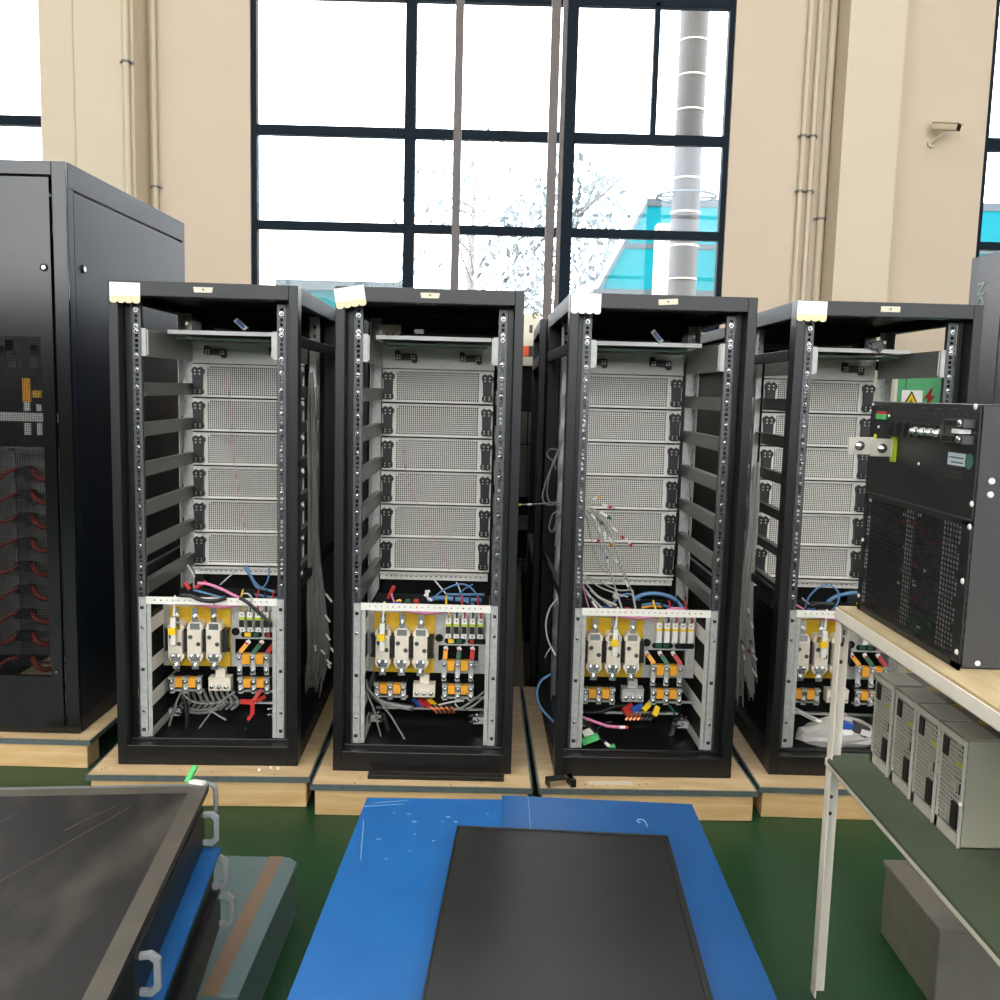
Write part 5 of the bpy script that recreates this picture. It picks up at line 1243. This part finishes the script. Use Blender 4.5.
p = kp(1, 390.5, 328.5, .6); o = MB().box(-.04, -.01, -.018, .04, .01, .014).build('terminal_comb', 'plate_cream'); o.location = p
for i in range(3): MB().cyl((-.026 + .026 * i, -.012, -.018), (-.026 + .026 * i, .0, -.018), .011, n=12).build('comb_tooth', 'plate_cream', o)
tag(o, 'cream three-lobed comb at the back of the shelf in the crooked-tag rack', 'terminal')
p = kp(3, 876, 345, .28); o = empty('metal_clamp', p); tag(o, 'small crumpled metal clamp on the shelf lip of the rack behind the white shelf', 'clamp')
b = MB(); b.obb((0, 0, 0), (.018, 0, .006), (0, .01, 0), (-.004, 0, .012)); b.obb((-.02, 0, -.006), (.012, 0, -.004), (0, .008, 0), (.002, 0, .006)); b.obb((.012, -.004, -.014), (.006, 0, .01), (0, .006, 0), (-.006, 0, .004)); b.build('clamp_body', 'rail_grey', o, bevel=.002)

# ------------------------------------------------------------------ outdoors
structure(MB().box(-30, 6.6, -.4, 30, 40, -.1).build('ground', 'outdoor_ground'))
def tree(x, y, h, seed, label, crown, n):
    o = empty('tree', (x, y, -.1)); tag(o, label, 'tree', 'trees outside the window'); r = random.Random(seed)
    b = MB(); b.tube([(0, 0, 0), (.1, .05, h * .3), (-.05, .1, h * .6), (.0, 0, h * .9)], [.14, .11, .07, .02], 8)
    for i in range(14):
        z = h * r.uniform(.3, .9); t = r.uniform(0, 2 * pi); l = r.uniform(.5, 1) * crown * .8; b.tube([(0, 0, z), (l * .5 * cos(t), l * .5 * sin(t), z + .2), (l * cos(t), l * sin(t), z + .5)], [.03, .02, .008], 5)
    b.build('trunk', 'bark', o)
    b = MB()
    for i in range(n):
        t, ph = r.uniform(0, 2 * pi), r.uniform(-1, 1); rr = crown * r.uniform(.2, 1) ** .6
        c = Vector((rr * cos(t) * (1 - ph * ph * .6), rr * sin(t), h * .66 + ph * h * .36)); a = Vector((r.uniform(-1, 1), r.uniform(-1, 1), r.uniform(-1, 1))).normalized(); e = a.orthogonal().normalized(); s = r.uniform(.045, .10)
        k = len(b.v); b.v += [tuple(c - a * s), tuple(c + e * s * .45), tuple(c + a * s), tuple(c - e * s * .45)]; b.face([k, k + 1, k + 2, k + 3])
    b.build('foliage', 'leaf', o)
tree(.75, 11.5, 4.0, 2, 'leafy tree outside the big window, left of the teal canopy', 1.15, 1900)
tree(-.55, 16.0, 5.6, 3, 'pale leafy tree seen through the middle panes of the big window', 1.5, 600)
tree(4.6, 15.0, 6.5, 4, 'tall tree behind the metal duct at the right of the big window', 1.6, 900)
# teal canopy
o = empty('teal_canopy', (2.2, 10.0, 0)); tag(o, 'teal translucent canopy on a grey steel frame outside the big window', 'canopy')
def cy(u, v, y=10.0): q = at_y(u, v, y); return Vector((q.x - 2.2, y - 10.0, q.z))
A, B_, C_, D_ = cy(646, 203, 10), cy(596, 292, 9.2), cy(1010, 300, 9.2), cy(1010, 208, 10)
b = MB(); n0 = len(b.v)
for p in (A, B_, C_, D_): b.v.append(tuple(p))
b.face([0, 1, 2, 3])
for p in (A, B_, C_, D_): b.v.append(tuple(p + Vector((0, .02, -.02))))
b.face([7, 6, 5, 4]); b.build('roof_sheet', 'teal_roof', o)
b = MB(); b.bar(A, D_, .08, .08); b.bar(A, B_, .06, .06); b.bar(far(A, B_, .5), far(D_, C_, .5), .05, .05); b.bar(B_, C_, .06, .06)
for f_ in (.35, .62, .8): b.bar(far(A, D_, f_), far(B_, C_, f_ - .05), .05, .05)
b.bar(far(A, D_, .15), cy(720, 236, 9.9), .04, .04); b.build('frame', 'teal_steel', o)
b = MB()
for p in (far(A, D_, .02), far(A, D_, .5), far(A, D_, .98)): b.box(p.x - .05, p.y + .05, -.1, p.x + .05, p.y + .15, p.z)
b.build('post', 'teal_steel', o)
# duct
p = at_y(686, 200, 8.6); o = empty('ventilation_duct', (p.x, 8.6, -.1)); tag(o, 'silver ventilation duct rising outside the right panes of the big window', 'duct')
b = MB(); b.cyl((0, 0, 0), (0, 0, 6.5), .125, n=28); b.build('duct_pipe', 'duct_zinc', o, smooth=False)
b = MB()
for i in range(22): b.cyl((0, 0, .2 + .29 * i), (0, 0, .212 + .29 * i), .131, n=28)
b.each('seam_ring', 'bright_zinc', o)
b = MB(); zr = at_y(686, 197, 8.6).z + .1; b.tube([(.26 * cos(t), .26 * sin(t), zr) for t in [2 * pi * i / 24 for i in range(25)]], .012, 6); b.bar((-.26, 0, zr), (-.12, 0, zr), .015, .015); b.bar((.26, 0, zr), (.12, 0, zr), .015, .015); b.build('stay_ring', 'teal_steel', o)
p = at_y(664, 270, 9.0); o = empty('white_column', (p.x, 9.0, -.1)); tag(o, 'white column standing left of the silver duct', 'column'); MB().box(-.09, -.09, 0, .09, .09, at_y(664, 225, 9.0).z + .1).build('column_shaft', 'white_plastic', o)
# low teal shed
o = empty('teal_shed', (-2.0, 10.0, -.1)); tag(o, 'low teal shed with grey parapet outside the big window', 'shed')
p0, p1 = at_y(278, 279, 10), at_y(405, 288, 10)
zt = at_y(330, 281, 10).z + .1
MB().box(-.4, 0, 0, 1.0, 2, zt - .10).build('shed_wall', 'teal_shed', o); MB().box(-.4, -.05, zt - .10, 1.0, 2.05, zt).build('parapet', 'teal_steel', o)
o = empty('teal_canopy', (5.3, 10.2, 0)); tag(o, 'teal canopy glimpsed outside the window beyond the black cabinet with green lettering', 'canopy')
b = MB(); q0, q1 = at_y(972, 206, 10.2), at_y(1030, 205, 10.2); b.box(-.6, 0, 1.4, 2.0, .04, q0.z); b.build('roof_sheet', 'teal_roof', o); b = MB(); b.box(-.6, -.05, q0.z - .06, 2.0, .05, q0.z); b.bar((-.6, -.03, 2.5), (1.2, -.03, q0.z), .04, .05); b.box(-.6, -.05, 0, -.52, .05, q0.z); b.build('frame', 'teal_steel', o)

# ------------------------------------------------------------------ light
w = bpy.data.worlds.new('sky'); scene.world = w; w.use_nodes = True
bg = w.node_tree.nodes['Background']; bg.inputs['Color'].default_value = (1.0, 0.985, 0.965, 1); bg.inputs['Strength'].default_value = 7.0
def area(name, loc, rot, sx, sy, power, color=(1, 1, 1), portal=False):
    l = bpy.data.lights.new(name, 'AREA'); l.shape = 'RECTANGLE'; l.size = sx; l.size_y = sy; l.energy = power; l.color = color
    if portal: l.cycles.is_portal = True
    o = bpy.data.objects.new(name, l); col.objects.link(o); o.location = loc; o.rotation_euler = rot
    return o
for a, b_, c, d_ in WF: area('window_portal', ((a + b_) / 2, FRONT - .19, (c + d_) / 2), (-pi / 2, 0, 0), b_ - a, d_ - c, 1, portal=True).rotation_euler = (pi / 2, 0, pi)
for a, b_, c, d_ in WB: area('window_portal', ((a + b_) / 2, BACK + .19, (c + d_) / 2), (pi / 2, 0, 0), b_ - a, d_ - c, 1, portal=True)
for x in (-4.5, -1.5, 1.5, 4.5):
    for y in (-4, -.6, 2.6): area('added_hall_lamp', (x, y, 6.6), (0, 0, 0), .3, 1.4, 30, (1, .95, .88))  # unseen ceiling lamps, added to lift the brightness of the hall
vs = scene.view_settings; vs.view_transform = 'Standard'; vs.look = 'None'; vs.exposure = 0.38; vs.gamma = 1.0; vs.use_curve_mapping = False
scene.cycles.max_bounces = 10; scene.cycles.diffuse_bounces = 5; scene.cycles.transparent_max_bounces = 12; scene.cycles.sample_clamp_indirect = 6
